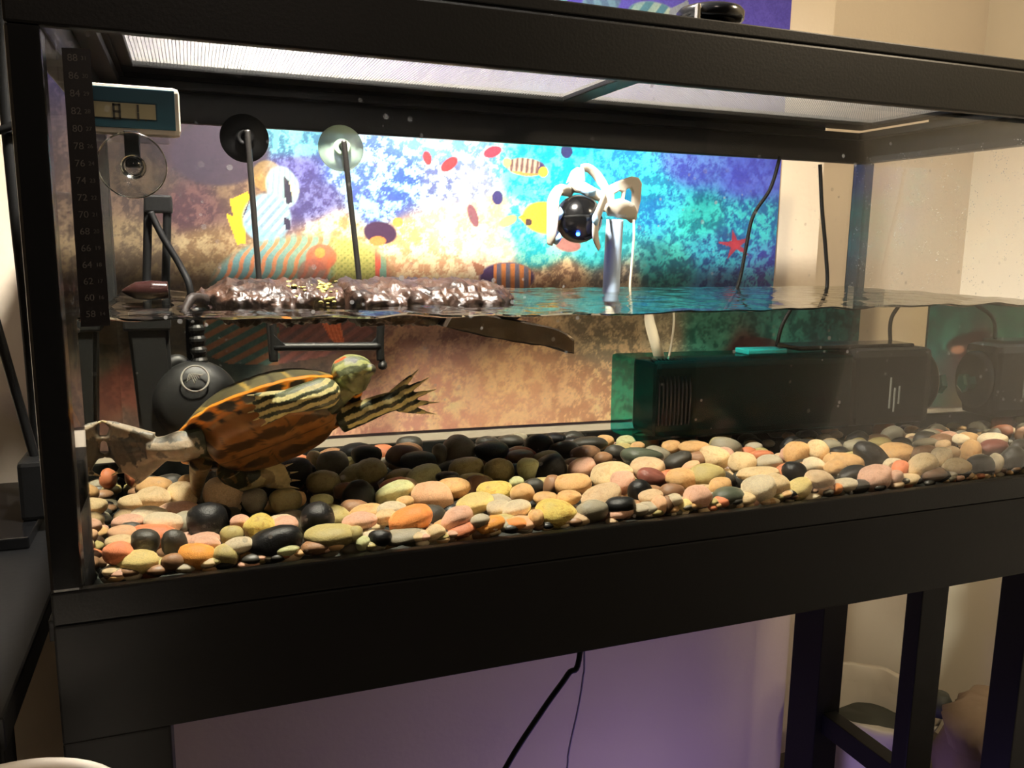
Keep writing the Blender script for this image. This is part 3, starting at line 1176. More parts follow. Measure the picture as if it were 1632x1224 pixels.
# rods, crossbar and suction cups on the back pane
for (tp, bt, wb, frosted) in (((395, 218), (413, 446), (434, 575), False), ((549, 234), (572, 442), (609, 578), True)):
    yr = D - .030
    A, B, Cc = air(tp[0], tp[1], yr), air(bt[0], bt[1], yr), uw(wb[0], wb[1], yr)
    top_hook = (A[0], D - .006, A[2] + .002)
    pts = [top_hook, (A[0], yr + .004, A[2] + .003), tuple(A), tuple(B)]
    rod = tube('rod', [pts[0], pts[1], pts[2], tuple(A * .5 + B * .5), pts[3], tuple(Cc)], .0042, 'metal_rod', dock, 10, 6)
    if frosted:
        tube('rod_hook', [tuple(Cc), (Cc[0] + .001, yr - .006, Cc[2] - .004), (Cc[0] - .003, yr - .014, Cc[2] - .003)], .0055, 'black_plastic', dock)
    cc = air(tp[0] - 5, tp[1] + 2, D - .004)
    cup = lathe('suction_cup', [(0, .006), (.010, .007), (.013, .012), (.006, .014), (.006, .009), (.018, .005), (.034, .0012), (.0345, 0), (.030, .0016), (0, .003)], (cc[0], D - .0006, cc[2]), 'cup_frosted' if frosted else 'black_rubber', dock, (0, -1, 0))
    cup['label'] = 'pale green suction cup' if frosted else 'black rubber suction cup'
yb_ = D - .032
a_, b_ = uw(436, 553, yb_), uw(606, 552, yb_)
tube('cross_rod', [tuple(a_), tuple((a_ + b_) / 2), tuple(b_)], .0058, 'black_plastic', dock, 8)
for q, s in ((a_, 1), (b_, -1)):
    slab('gusset', [(q[0], yb_, q[2] + .018), (q[0], yb_, q[2] - .003), (q[0] + s * .016, yb_, q[2] + .002)], .005, 'black_plastic', dock, .0008)
    pz = uw(434 if s == 1 else 608, 512, yb_)
    tube('lower_rod', [(q[0], yb_ + .001, q[2] - .02), (q[0], yb_ + .001, q[2] + .01), (pz[0], yb_ + .001, pz[2])], .0056, 'black_plastic', dock, 8)

# ================================================================== black ball with a blue light in a white plastic holder
YG = .425
hold = empty('ball_holder', tuple(air(960, 470, YG)), 'white and pale blue plastic holder gripping a black ball, on a blue hose', 'holder')


def pa(px, py, dy=0.0):
    return Vector(air(px, py, YG + dy))


def strip(name, pts, width, th, m, parent, up=(0, 1, 0)):
    """flat bent strap: (point, half width) along a path, broad side given by 'up'"""
    P = smooth_path(pts, 6)
    Wd = np.interp(np.linspace(0, 1, len(P)), np.linspace(0, 1, len(width)), width)
    bm = bmesh.new()
    bm_tube(bm, P, list(Wd), 12, th, up)
    return from_bm(name, bm, m, parent, True)


ball = empty('ball_camera', tuple(air(922, 385, YG)), 'glossy black ball with a small glowing blue light in the white holder', 'ball')
bc = air(922, 349, YG - .012)
rb_ = .0375
lathe('ball_body', [(rb_ * sin(pi * k / 24), -rb_ * cos(pi * k / 24)) for k in range(25)], tuple(bc), 'black_gloss', ball, (0, 0, 1), 40)
lathe('seam_ring', [(rb_ * 1.0, -.002), (rb_ * 1.012, -.001), (rb_ * 1.012, .001), (rb_ * 1.0, .002)], tuple(bc), 'black_rubber', ball, (0, .1, 1), 40)
ld = Vector(air(921, 380, YG - .046)) - Vector(bc)
ld = ld.normalized() * rb_
lathe('blue_light', [(.0030, -.002), (.0030, .0012), (.0018, .0022), (0, .0024)], tuple(Vector(bc) + ld), 'blue_led', ball, tuple(ld), 16)
light('blue_light_glow', 'POINT', tuple(Vector(bc) + ld * 1.18), .035, (.03, .12, 1.0), .004)
# top saddle over the ball
slab('saddle', [pa(908, 296), pa(916, 288), pa(934, 290), pa(952, 300), pa(966, 308), pa(968, 322), pa(950, 318), pa(936, 308), pa(918, 306)], .018, 'white_plastic', hold, .003)
lathe('saddle_button', [(0, .004), (.011, .004), (.012, .002), (.012, -.006), (0, -.006)], tuple(pa(938, 303, -.006)), 'pale_blue_plastic', hold, (0, -.45, 1))
# left arm: strap curling down beside the ball
strip('left_arm', [pa(912, 308, .01), pa(892, 303, -.004), pa(882, 318, -.016), pa(881, 345, -.022), pa(879, 372, -.020), pa(876, 390, -.012)], [.007, .010, .0105, .0105, .009, .005], .32, 'white_plastic', hold, (.75, .65, 0))
strip('left_pad', [pa(888, 330, -.019), pa(889, 340, -.024), pa(888, 350, -.021)], [.004, .010, .004], .45, 'pale_blue_plastic', hold, (.75, .65, 0))
strip('left_pad', [pa(886, 370, -.019), pa(887, 378, -.022), pa(884, 388, -.016)], [.004, .009, .004], .45, 'pale_blue_plastic', hold, (.75, .65, 0))
# blue fin behind and curved back arm
slab('back_fin', [pa(903, 292, .02), pa(912, 272, .02), pa(921, 266, .02), pa(932, 268, .02), pa(934, 290, .02)], .006, 'pale_blue_plastic', hold, .002)
strip('back_arm', [pa(926, 268, .022), pa(938, 268, .026), pa(951, 279, .028), pa(960, 292, .026), pa(966, 302, .018)], [.006, .007, .008, .008, .007], .4, 'white_plastic', hold, (0, 1, .2))
# right wing with two openings
outl = [(955, 306), (972, 296), (990, 287), (1008, 281), (1019, 283), (1024, 292), (1022, 318), (1018, 338), (1012, 352), (1006, 338), (994, 328), (981, 326), (976, 332), (966, 338), (958, 334)]
h1 = [(980, 318), (980, 309), (989, 304), (994, 306), (992, 318), (988, 322)]
h2 = [(996, 318), (999, 302), (1006, 299), (1010, 306), (1009, 328), (1006, 334)]
slab('right_wing', [pa(*q, .004) for q in outl], .009, 'white_plastic', hold, .002, [[pa(*q, .004) for q in h] for h in (h1, h2)])
strip('right_arm', [pa(964, 316, -.010), pa(956, 334, -.040), pa(950, 352, -.054), pa(949, 376, -.054), pa(955, 396, -.044)], [.009, .010, .0105, .0095, .005], .32, 'white_plastic', hold, (-.6, .75, 0))
strip('right_pad', [pa(950, 340, -.050), pa(949, 350, -.058), pa(950, 360, -.056)], [.004, .010, .004], .45, 'pale_blue_plastic', hold, (-.6, .75, 0))
strip('front_shell', [pa(966, 336, .004), pa(985, 332, -.006), pa(1003, 338, .002), pa(1010, 352, .012)], [.010, .016, .014, .006], .35, 'white_plastic', hold, (0, 1, .3))
# hose and cord that run down into the water to the filter
hpts = [pa(978, 352), pa(976, 372), pa(972, 400), pa(969, 440)]
strip_pts = [tuple(air(980, 350, YG)), tuple(air(977, 400, YG)), tuple(air(974, 459, YG)), tuple(uw(1036, 512, YG)), tuple(uw(1044, 545, YG)), tuple(uw(1054, 580, YG + .01))]
tube('blue_hose', strip_pts[:3] + [tuple(Vector(strip_pts[2]) * .5 + Vector(strip_pts[3]) * .5)], .0140, 'hose_blue', hold, 16)
tube('cream_hose', [tuple(Vector(strip_pts[2]) * .6 + Vector(strip_pts[3]) * .4)] + strip_pts[3:], .0085, 'cream_hose', hold, 14)
tube('cord', [tuple(pa(1010, 350)), tuple(pa(1010, 380)), tuple(pa(1006, 430)), tuple(pa(1004, 460)), tuple(uw(1074, 512, YG)), tuple(uw(1068, 560, YG)), tuple(uw(1062, 582, YG + .01))], .0020, 'cream_hose', hold, 8)

# ================================================================== long teal internal filter lying along the back
fx0, fx1, fy0, fy1, fz0, fz1 = .700, 1.245, .385, .490, .018, .140
filt = empty('internal_filter', ((fx0 + fx1) / 2, (fy0 + fy1) / 2, fz0), 'long black and teal internal filter lying under water along the back glass', 'filter')
bm = bmesh.new()
bm_box(bm, fx0 + .035, fx1 - .05, fy0 + .004, fy1, fz0, fz1 - .006, .010)
o = from_bm('filter_body', bm, 'black_plastic', filt)
bm = bmesh.new()
bm_box(bm, fx0, fx1 - .16, fy0, fy1 + .004, fz0 - .002, fz1, .006)
from_bm('teal_cover', bm, 'teal_clear', filt)
bm = bmesh.new()
bm_box(bm, fx1 - .16, fx1, fy0 + .002, fy1, fz0, fz1 + .006, .014)
from_bm('motor_housing', bm, 'black_plastic', filt)
lathe('motor_cap', [(0, 0), (.046, 0), (.050, .004), (.050, .016), (.044, .022), (0, .024)], (fx1 - .002, (fy0 + fy1) / 2, fz0 + .065), 'black_plastic', filt, (1, 0, 0), 36)
lathe('outlet_nozzle', [(0, 0), (.012, 0), (.011, .012), (.016, .015), (.018, .024), (.012, .027), (0, .027)], (fx1 + .021, (fy0 + fy1) / 2 - .015, fz0 + .062), 'teal_plastic', filt, (1, 0, 0), 5, False)
box('top_clip', fx0 + .20, fx0 + .27, fy0 + .02, fy0 + .07, fz1, fz1 + .008, 'teal_plastic', filt, .002)
box('top_cover', fx0 + .29, fx1 - .03, fy0 + .02, fy1 - .01, fz1 + .004, fz1 + .012, 'black_gloss', filt, .003)
for k in range(9):                                       # ribs of the rounded intake end
    x = fx0 + .040 + k * .0065
    tube('intake_rib', [(x, fy0 + .001, fz0 + .02), (x, fy0 - .001, fz0 + .06), (x, fy0 + .002, fz1 - .035), (x, fy0 + .016, fz1 - .012), (x, fy0 + .045, fz1 - .003)], .0016, 'black_gloss', filt, 6, 4)
for k, (zc, ln) in enumerate(((.072, .052), (.060, .040), (.068, .030))):
    box('printed_mark', fx1 - .085 + k * .009, fx1 - .082 + k * .009, fy0 + .0012, fy0 + .0022, zc - ln / 2, zc + ln / 2, 'pump_print', filt, 0)
tube('power_cord', [tuple(air(1307, 262, .505)), tuple(air(1310, 330, .505)), tuple(air(1316, 400, .505)), tuple(air(1318, 458, .50)), (1.205, .47, .19), (1.200, .46, fz1 + .012)], .0036, 'black_rubber', filt, 8)

# cord hanging inside the tank in front of the poster's right end
o = tube('hanging_cord', [tuple(air(1243, 250, .50)), tuple(air(1228, 300, .50)), tuple(air(1200, 345, .50)), tuple(air(1188, 400, .50)), tuple(air(1176, 455, .50)), tuple(uw(1248, 515, .50)), tuple(uw(1238, 552, .495))], .0034, 'black_rubber', None, 8)
tag(o, 'thin black cord hanging down the back glass before the poster edge', 'cord')

# ================================================================== dark pump at the left end of the tank
pump = empty('corner_pump', tuple(uw(260, 720, .42)), 'black upright pump with a round badge in the left back corner', 'pump')
yp = .43
a_, b_, c_, d_ = (uw(203, 520, yp), uw(268, 520, yp), uw(228, 722, yp), uw(285, 722, yp))
bm = bmesh.new()
vs = []
for p, dy in ((a_, 0), (b_, 0), (d_, 0), (c_, 0)):
    vs.append((p[0], p[2]))
vv = [[bm.verts.new((x, y, z)) for x, z in vs] for y in (yp - .012, yp + .035)]
bm.faces.new(vv[0])
bm.faces.new(list(reversed(vv[1])))
for k in range(4):
    k2 = (k + 1) % 4
    bm.faces.new((vv[0][k], vv[0][k2], vv[1][k2], vv[1][k]))
bmesh.ops.bevel(bm, geom=list(bm.edges), offset=.004, segments=2, affect='EDGES')
from_bm('pump_column', bm, 'black_plastic', pump)
tq = uw(236, 518, yp)
box('column_cap', tq[0] - .028, tq[0] + .026, yp - .016, yp + .038, tq[2] - .006, tq[2] + .010, 'black_plastic', pump, .003)
vc = uw(315, 632, yp)
lathe('pump_volute', [(0, -.03), (.040, -.03), (.050, -.024), (.053, 0), (.050, .018), (.036, .028), (0, .031)], (vc[0] - .002, yp, vc[2] - .006), 'black_plastic', pump, (0, -1, .15), 40)
bg = uw(311, 604, yp - .034)
bd = (0, -1, .15)
brg = lathe('badge_ring', [(.0150, 0), (.0160, .0012), (.0172, 0)], (bg[0], yp - .0305, bg[2]), 'badge', pump, bd, 36)
for k in range(7):                                       # swirling emblem inside the ring
    a0 = -.5 + k * .34
    tube('badge_stroke', [(bg[0] - .010 + .0022 * k, yp - .0318, bg[2] - .002 + .006 * sin(a0)), (bg[0] - .006 + .0022 * k, yp - .0325, bg[2] + .004 + .003 * cos(a0)), (bg[0] - .001 + .0018 * k, yp - .0318, bg[2] - .006 + .002 * k)], .0006, 'badge', brg, 5, 4)
hz0, hz1 = uw(318, 578, yp), uw(312, 512, yp)
bm = bmesh.new()
N = 22
pts = [tuple(hz0 + (hz1 + np.array([0, 0, .02]) - hz0) * i / (N - 1)) for i in range(N)]
bm_tube(bm, pts, [.0105 if i % 4 < 2 else .0082 for i in range(N)], 14)
from_bm('ribbed_hose', bm, 'black_plastic', pump)
tube('pump_arm', [(b_[0] - .004, yp + .01, b_[2] - .052), (b_[0] + .012, yp + .01, b_[2] - .046), (b_[0] + .026, yp + .01, b_[2] - .07), (vc[0], yp + .01, vc[2] + .03)], [.012, .009, .010, .014], 'black_plastic', pump)
tube('pump_cord', [tuple(air(240, 338, .46)), tuple(air(258, 375, .455)), tuple(air(288, 425, .45)), tuple(air(303, 462, .44)), (vc[0] - .006, yp + .02, .19), (vc[0] - .006, yp + .02, vc[2] + .03)], .0046, 'black_rubber', pump, 8)
for (u0, u1) in ((236, 234), (267, 264)):
    A, B = air(u0, 322, .47), air(u1, 462, .47)
    tube('riser_tube', [tuple(A), tuple((A + B) / 2), tuple(B), (B[0], .455, .17)], .0056, 'black_rubber', pump, 8)
tc_ = air(252, 325, .47)
box('riser_clip', tc_[0] - .018, tc_[0] + .018, .462, .505, tc_[2] - .012, tc_[2] + .012, 'black_plastic', pump, .003)

# brown pointed float bobbing at the surface
fa, fb = air(194, 464, .30), air(268, 462, .30)
o = tube('float_stick', [tuple(fa), tuple(fa * .7 + fb * .3), tuple(fa * .35 + fb * .65), tuple(fb)], [.0008, .0105, .0118, .0100], 'brown_float', None, 20)
tag(o, 'glossy dark brown pointed float lying on the water left of the log', 'float')

# ================================================================== thermometers on the front pane
th = empty('digital_thermometer', (.056, .02, .392), 'clear cased digital thermometer with blue face behind the upper left glass', 'thermometer')
Yt = .022
q0, q1, q2, q3 = (air(118, 135, Yt), air(284, 133, Yt), air(289, 212, Yt), air(122, 216, Yt))
tx0, tx1, tz0, tz1 = q0[0], (q1[0] + q2[0]) / 2, (q2[2] + q3[2]) / 2, (q0[2] + q1[2]) / 2
bm = bmesh.new()
bm_box(bm, tx0, tx1, Yt, Yt + .016, tz0, tz1, .005)
from_bm('case', bm, 'white_plastic', th)
box('blue_face', tx0 + .003, tx1 - .004, Yt - .0008, Yt + .0008, tz0 + .005, tz1 - .003, 'led_panel_blue', th, .0006)
sc0, sc1 = air(128, 160, Yt), air(249, 192, Yt)
box('lcd_bezel', sc0[0], sc1[0] + .001, Yt - .0016, Yt, sc1[2] - .001, sc0[2] + .001, 'case_clear', th, .0004)
lcd = box('lcd_screen', sc0[0] + .001, sc1[0], Yt - .0022, Yt - .0017, sc1[2], sc0[2], 'lcd', th, 0)


def seg_digit(ch, x, z, h, parent):
    wd, t = h * .5, h * .16
    S = {'8': 'abcdefg', '1': 'bc'}[ch]
    R = {'a': (0, wd, h - t, h), 'd': (0, wd, 0, t), 'g': (0, wd, h / 2 - t / 2, h / 2 + t / 2), 'b': (wd - t, wd, h / 2, h), 'c': (wd - t, wd, 0, h / 2), 'f': (0, t, h / 2, h), 'e': (0, t, 0, h / 2)}
    for s in S:
        r = R[s]
        box('digit_segment', x + r[0] + .0002, x + r[1] - .0002, Yt - .0026, Yt - .0023, z + r[2] + .0002, z + r[3] - .0002, 'lcd_digit', parent, 0)


dgo = air(180, 190, Yt - .0024)
seg_digit('8', dgo[0], dgo[2], .0135, lcd)
seg_digit('1', dgo[0] + .0145, dgo[2], .0135, lcd)
box('digit_segment', dgo[0] + .0255, dgo[0] + .0268, Yt - .0026, Yt - .0023, dgo[2], dgo[2] + .0012, 'lcd_digit', lcd, 0)
box('case_foot', tx0 + .006, tx1 - .010, Yt + .002, Yt + .014, tz0 - .006, tz0 + .001, 'case_clear', th, .001)
cc = air(211, 264, .003)
o = lathe('suction_cup', [(0, .013), (.006, .013), (.0085, .010), (.0085, .006), (.016, .004), (.0265, .0008), (.0278, 0), (.0262, -.0006), (.015, .0024), (.0062, .004), (.0045, .004), (0, .0046)], (cc[0], .0004, cc[2]), 'cup_clear', th, (0, 1, 0), 48)
o['label'] = 'clear round suction cup'
tube('cup_rim', [(cc[0] + .0272 * cos(2 * pi * k / 36), .0016, cc[2] + .0272 * sin(2 * pi * k / 36)) for k in range(37)], .0007, 'white_plastic', th, 6, 0)
lathe('cup_hub', [(0, 0), (.0088, 0), (.0088, .0012), (.0065, .0014), (.0062, .003), (0, .003)], (cc[0], .0055, cc[2]), 'case_clear', th, (0, -1, 0), 28)
box('cup_bracket', cc[0] - .006, cc[0] + .006, .012, Yt + .004, cc[2], tz0 + .002, 'black_plastic', th, .001)

ts = empty('strip_thermometer', (.014, -.009, .235), 'long black stick-on thermometer strip with faint numbers on the left glass', 'thermometer')
s0, s1, s2, s3 = [Vector(air(*q, -.0082)) for q in ((98, 76), (143, 78), (176, 519), (129, 521))]
sbk = slab('strip_backing', [s0, s3, s2, s1], .0005, 'strip_black', ts, 0)
sx = (s1 - s0).normalized()
sy = (s0 - s3).normalized()
for k in range(16):
    t = (k + .55) / 16.3
    c = s0.lerp(s3, t).lerp(s1.lerp(s2, t), .36) + Vector((0, -.0008, 0))
    text_obj('temperature_number', str(88 - 2 * k), .0078, c, sx, sy, 'strip_number', sbk, .0002)
    c2 = s0.lerp(s3, t).lerp(s1.lerp(s2, t), .76) + Vector((0, -.0008, 0))
    text_obj('temperature_number', str(round((88 - 2 * k - 32) / 1.8)), .0046, c2, sx, sy, 'strip_number', sbk, .0002)

# ================================================================== left of the tank: dark table, slab, box with pole, cables, white bin
tb = empty('side_table', (-.45, .32, FLOOR), 'black side table standing left of the aquarium', 'table')
TZ = -.090
box('table_top', -.95, -.070, -.055, YW - .01, TZ - .03, TZ, 'black_wood', tb, .003)
for x in (-.93, -.12):
    for y in (-.04, YW - .06):
        box('table_leg', x, x + .045, y, y + .045, FLOOR, TZ - .03, 'black_wood', tb, .002)
o = box('flat_case', -.60, -.118, .375, .66, TZ + .0005, TZ + .016, 'black_gloss', None, .002)
tag(o, 'flat glossy black case lying on the side table', 'case')
pb = empty('pole_base', (-.10, .45, TZ + .017), 'black square box with a thin leaning pole beside the tank', 'pole stand')
pz = air(30, 740, .46)
box('base_block', pz[0], -.055, .44, .52, TZ + .0165, pz[2] + .006, 'black_plastic', pb, .006)
pA, pB = air(58, 738, .48), air(-60, 330, .48)
tube('pole', [tuple(pA), tuple((pA + pB) / 2), tuple(pB)], .0062, 'black_plastic', pb, 10)
o = tube('power_cable', [tuple(air(4, -30, .55)), tuple(air(10, 150, .55)), tuple(air(26, 330, .55)), tuple(air(42, 480, .55)), tuple(air(56, 640, .55)), tuple(air(64, 770, .55))], .0095, 'black_rubber', None, 10)
tag(o, 'thick black cable hanging down the wall left of the tank', 'cable')
o = tube('cross_cable', [tuple(air(-20, 214, .54)), tuple(air(10, 204, .53)), tuple(air(45, 188, .53))], .0052, 'black_rubber', None, 8)
tag(o, 'short black cable crossing behind the tank frame at far left', 'cable')
bn = empty('round_bin', (-.06, -.168, FLOOR), 'white round bin with a rolled rim in the near left corner', 'bin')
lathe('bin_wall', [(0, 0), (.075, 0), (.094, .978), (.090, .978), (.072, .006), (0, .006)], (-.06, -.168, FLOOR), 'bucket_white', bn, (0, 0, 1), 48)
lathe('bin_rim', [(.090 + .005 * cos(2 * pi * k / 10), .978 + .005 * sin(2 * pi * k / 10)) for k in range(11)], (-.06, -.168, FLOOR), 'bucket_white', bn, (0, 0, 1), 48)

# ================================================================== cables under the stand
o = tube('power_cable', [(.648, .30, ZB - .026), tuple(air(925, 1036, .30)), tuple(air(905, 1075, .30)), tuple(air(866, 1130, .30)), tuple(air(806, 1224, .30)), tuple(air(760, 1330, .30)), (.40, .30, FLOOR + .02)], .0046, 'black_rubber', None, 8)
tag(o, 'black power cable hanging below the stand in front of the violet wall', 'cable')
mat('cord_violet_lit', srgb(120, 112, 170), .5)  # violet LED light put into the cord's colour
o = tube('thin_cord', [(.658, .36, ZB - .024), tuple(air(931, 1034, .36)), tuple(air(929, 1080, .36)), tuple(air(921, 1130, .36)), tuple(air(906, 1200, .36)), tuple(air(900, 1260, .36)), (.60, .36, FLOOR + .02)], .0017, 'cord_violet_lit', None, 6)
tag(o, 'thin cord tinted as if in violet light, hanging beside the black power cable', 'cord')

# ================================================================== right of the stand: white bin bag and brown paper bag
def crumple(name, prof, o, m, parent, seed, amp, seg=56, ax=(0, 0, 1), sq=0.0):
    bm = bmesh.new()
    bm_lathe(bm, prof, o, ax, seg)
    O = Vector(o)
    for v in bm.verts:
        q = v.co * 9 + Vector((seed, 0, 0))
        d = Vector((v.co.x - O.x, v.co.y - O.y, 0))
        if d.length > 1e-4:
            v.co += d.normalized() * amp * (mnoise.fractal(q, 1, 2, 3) + .4 * abs(mnoise.noise(q * 3.1)))
        v.co.z += amp * .55 * mnoise.noise(q * 1.3)
    return from_bm(name, bm, m, parent, True)


b1 = empty('waste_bin', (1.545, .585, FLOOR), 'white lined waste bin holding dark rubbish behind the stand posts', 'bin')
crumple('bin_liner', [(0, 0), (.10, 0), (.115, .15), (.125, .30), (.142, .365), (.150, .372), (.148, .35), (.120, .31), (.105, .15), (.0, .10)], (1.545, .585, FLOOR), 'white_bag', b1, 3, .020)
crumple('dark_rubbish', [(0, .20), (.09, .22), (.11, .26), (.07, .30), (0, .315)], (1.56, .575, FLOOR), 'dark_green', b1, 9, .025)
b2 = empty('paper_bag', (1.64, .30, FLOOR), 'crumpled brown paper bag at the right behind the slatted stand end', 'bag')
crumple('paper_sack', [(0, 0), (.11, 0), (.12, .2), (.118, .34), (.125, .42), (.10, .46), (.05, .50), (0, .51)], (1.64, .30, FLOOR), 'brown_paper', b2, 21, .045, 90)
crumple('paper_fold', [(0, .40), (.12, .41), (.13, .46), (.08, .50), (0, .51)], (1.60, .27, FLOOR), 'brown_paper', b2, 31, .04, 80)
o = crumple('green_packet', [(0, .0), (.028, .004), (.032, .025), (.022, .046), (0, .05)], (1.585, .437, FLOOR + .395), 'dark_green', None, 5, .010)
tag(o, 'dark green crumpled packet between the waste bin and paper bag', 'packet')
# ================================================================== river pebbles on the tank floor
PCOL = {  # stone colours: rgb, mottling, word
    'cr': ((226, 200, 158), .45, 'cream'), 'wh': ((236, 220, 190), .35, 'white'), 'ta': ((190, 152, 106), .5, 'tan'), 'be': ((206, 178, 144), .4, 'beige'),
    'ol': ((136, 124, 82), .5, 'olive'), 'gr': ((104, 98, 84), .3, 'grey'), 'dk': ((36, 34, 30), .2, 'charcoal'), 'bk': ((10, 10, 11), .05, 'black'),
    'br': ((96, 70, 50), .4, 'brown'), 'ru': ((150, 90, 62), .3, 'rust'), 'pi': ((212, 168, 146), .4, 'pink'), 'sa': ((216, 132, 96), .5, 'salmon'),
    'am': ((196, 134, 66), .6, 'amber'), 'or': ((200, 128, 74), .4, 'orange'), 'ye': ((206, 184, 104), .9, 'yellow'), 'pg': ((188, 190, 144), .4, 'pale green'),
    'pk': ((222, 176, 140), .2, 'peach'), 'dg': ((52, 56, 46), .3, 'dark green'), 'ma': ((92, 52, 44), .3, 'maroon'), 'lg': ((150, 140, 122), .3, 'light grey')}
PEB = """185,762,30,30,0,ru 245,775,62,28,0,ta 244,795,60,34,0,cr 188,804,58,26,0,cr 291,790,52,42,0,cr 300,768,36,22,0,ta 355,789,70,50,10,be 179,824,44,18,0,cr
177,835,56,24,0,pi 167,853,50,24,0,pk 236,824,66,30,0,wh 260,834,66,32,5,wh 208,845,40,24,0,dk 231,864,50,38,0,dk 277,864,44,38,-15,dk 331,832,70,56,0,bk 179,867,52,24,0,cr
177,883,56,34,0,sa 219,896,74,36,0,ye2 277,896,42,26,0,br 314,887,66,38,10,am 360,887,46,36,0,ol 331,867,44,24,0,pi 380,870,50,26,-10,wh 369,853,40,28,0,ol 414,841,56,40,-15,ye
438,867,92,50,-15,bk 450,881,60,22,-10,pg 527,855,92,34,0,ol 383,832,34,20,0,pi 455,835,44,22,0,pi 507,827,56,48,0,bk 455,798,54,36,0,ol 406,798,44,36,0,gr 513,798,38,20,0,pg
571,792,54,50,0,bk 573,830,58,26,0,pi 504,881,50,20,0,br 447,766,120,50,-25,bk 380,758,64,36,0,ol 501,732,28,26,0,cr 530,740,54,40,0,gr 570,723,60,30,0,bk 571,758,70,36,-10,ol
516,769,56,36,0,ol 550,783,40,26,0,br 584,726,50,30,0,bk 652,709,44,26,0,dk 588,752,62,36,-15,ol 643,726,60,32,0,br 667,738,60,34,0,bk 730,720,54,50,0,gr 701,723,24,30,0,gr
784,720,56,30,0,bk 777,704,36,16,0,dk 814,704,44,20,0,dk 826,698,30,14,0,gr 860,711,46,36,0,bk 885,698,34,14,0,bk 676,760,56,34,-20,pg 744,750,60,38,-5,ol 796,750,48,36,0,ol
842,747,36,32,0,pg 823,769,24,14,0,pg 830,729,44,22,0,br 876,750,56,44,-25,bk 900,717,50,26,0,dk 934,726,50,30,0,br 940,707,56,20,0,dk 964,704,28,20,0,ta 998,704,30,18,0,pg
1016,712,22,12,0,ta 983,723,40,24,20,dk 1023,729,66,28,10,dg 961,732,30,22,0,br 928,746,46,28,-15,pi 974,757,68,38,-5,cr 992,769,40,34,0,pi 1032,747,56,32,0,be 1038,761,44,26,15,ma
627,773,48,16,-15,ru 630,784,66,30,-20,pg 624,810,48,18,0,wh 646,801,30,20,0,ta 690,793,70,46,15,pk 724,778,54,30,5,ta 713,761,40,16,0,dk 756,803,62,30,-10,ye2 788,784,60,32,0,ye
833,787,40,30,0,ta 795,812,40,28,0,wh 822,812,48,28,-10,wh 615,824,36,24,0,cr 655,830,76,42,-20,or 728,827,54,36,-25,pi 765,830,32,20,0,lg 784,836,44,24,-15,am 823,836,44,20,0,or
830,843,54,12,0,pk 885,818,70,40,10,ye 854,827,26,28,0,ta 943,815,52,34,0,gr 906,793,40,22,0,ta 869,795,40,14,0,ta 879,775,28,34,20,br 912,773,62,34,0,ta 958,792,66,34,-15,be
851,778,36,28,0,dk 1020,783,36,34,0,bk 989,806,50,26,0,bk 990,816,42,20,-10,pi 1038,793,40,24,0,be 1050,806,28,30,0,pk 1032,810,36,18,0,lg 1020,819,40,12,0,lg 692,850,38,24,-20,cr
735,848,54,20,-15,ru 774,847,44,14,-10,am 643,859,72,20,-5,gr 606,858,40,26,0,bk 566,851,26,24,0,ol 578,867,26,16,0,pg 1070,712,32,18,0,ta 1106,713,46,18,0,ta 1158,714,50,30,15,gr
1139,730,50,34,15,cr 1116,732,38,24,0,br 1081,735,44,24,-20,dk 1100,744,30,14,-20,pk 1125,758,58,36,0,ol 1088,765,52,34,15,ta 1070,783,40,24,0,br 1183,739,46,34,10,cr 1214,726,34,16,0,ru
1226,737,40,22,0,lg 1270,723,40,36,0,ta 1302,718,36,32,15,cr 1297,742,36,24,15,wh 1209,756,66,22,0,cr 1267,753,40,30,20,bk 1211,779,56,40,0,wh 1235,774,50,36,20,cr 1148,777,36,30,0,ta
1113,793,44,36,15,pi 1162,791,48,26,0,dg 1074,797,28,18,0,wh 1090,807,28,18,-15,ye2 1063,804,20,26,0,br 1151,806,30,10,0,sa 1188,800,34,14,0,cr 1274,779,42,32,-10,ye2 1307,765,46,28,15,be
1332,746,34,24,0,ta 1353,737,48,26,15,ta 1358,756,44,24,-15,bk 1349,774,44,22,10,wh 1307,786,40,14,0,pk 1333,784,18,8,0,or 1395,762,56,40,0,pi 1428,760,20,20,0,pi 1435,746,26,24,0,sa
1389,727,64,34,30,bk 1428,723,54,30,0,ta 1326,711,34,18,10,gr 1337,720,28,12,0,bk 1365,711,40,18,0,gr 1403,707,36,18,0,ol 1470,742,44,34,-15,cr 1486,756,44,22,0,br 1445,765,40,14,0,cr
1500,728,32,28,0,wh 1516,723,26,22,0,be 1467,723,46,22,-10,br 1477,707,38,16,0,gr 1503,709,24,12,0,be 1531,700,26,12,0,wh 1547,721,30,36,20,ta 1582,702,42,22,0,wh 1582,714,44,26,0,ma
1526,744,40,26,10,cr 1526,757,40,20,0,dk 1563,744,42,36,0,bk 1586,739,20,30,15,wh 1614,732,36,40,0,dk 1626,713,30,24,0,dk"""
PCOL['ye2'] = ((244, 220, 150), .2, 'pale yellow')

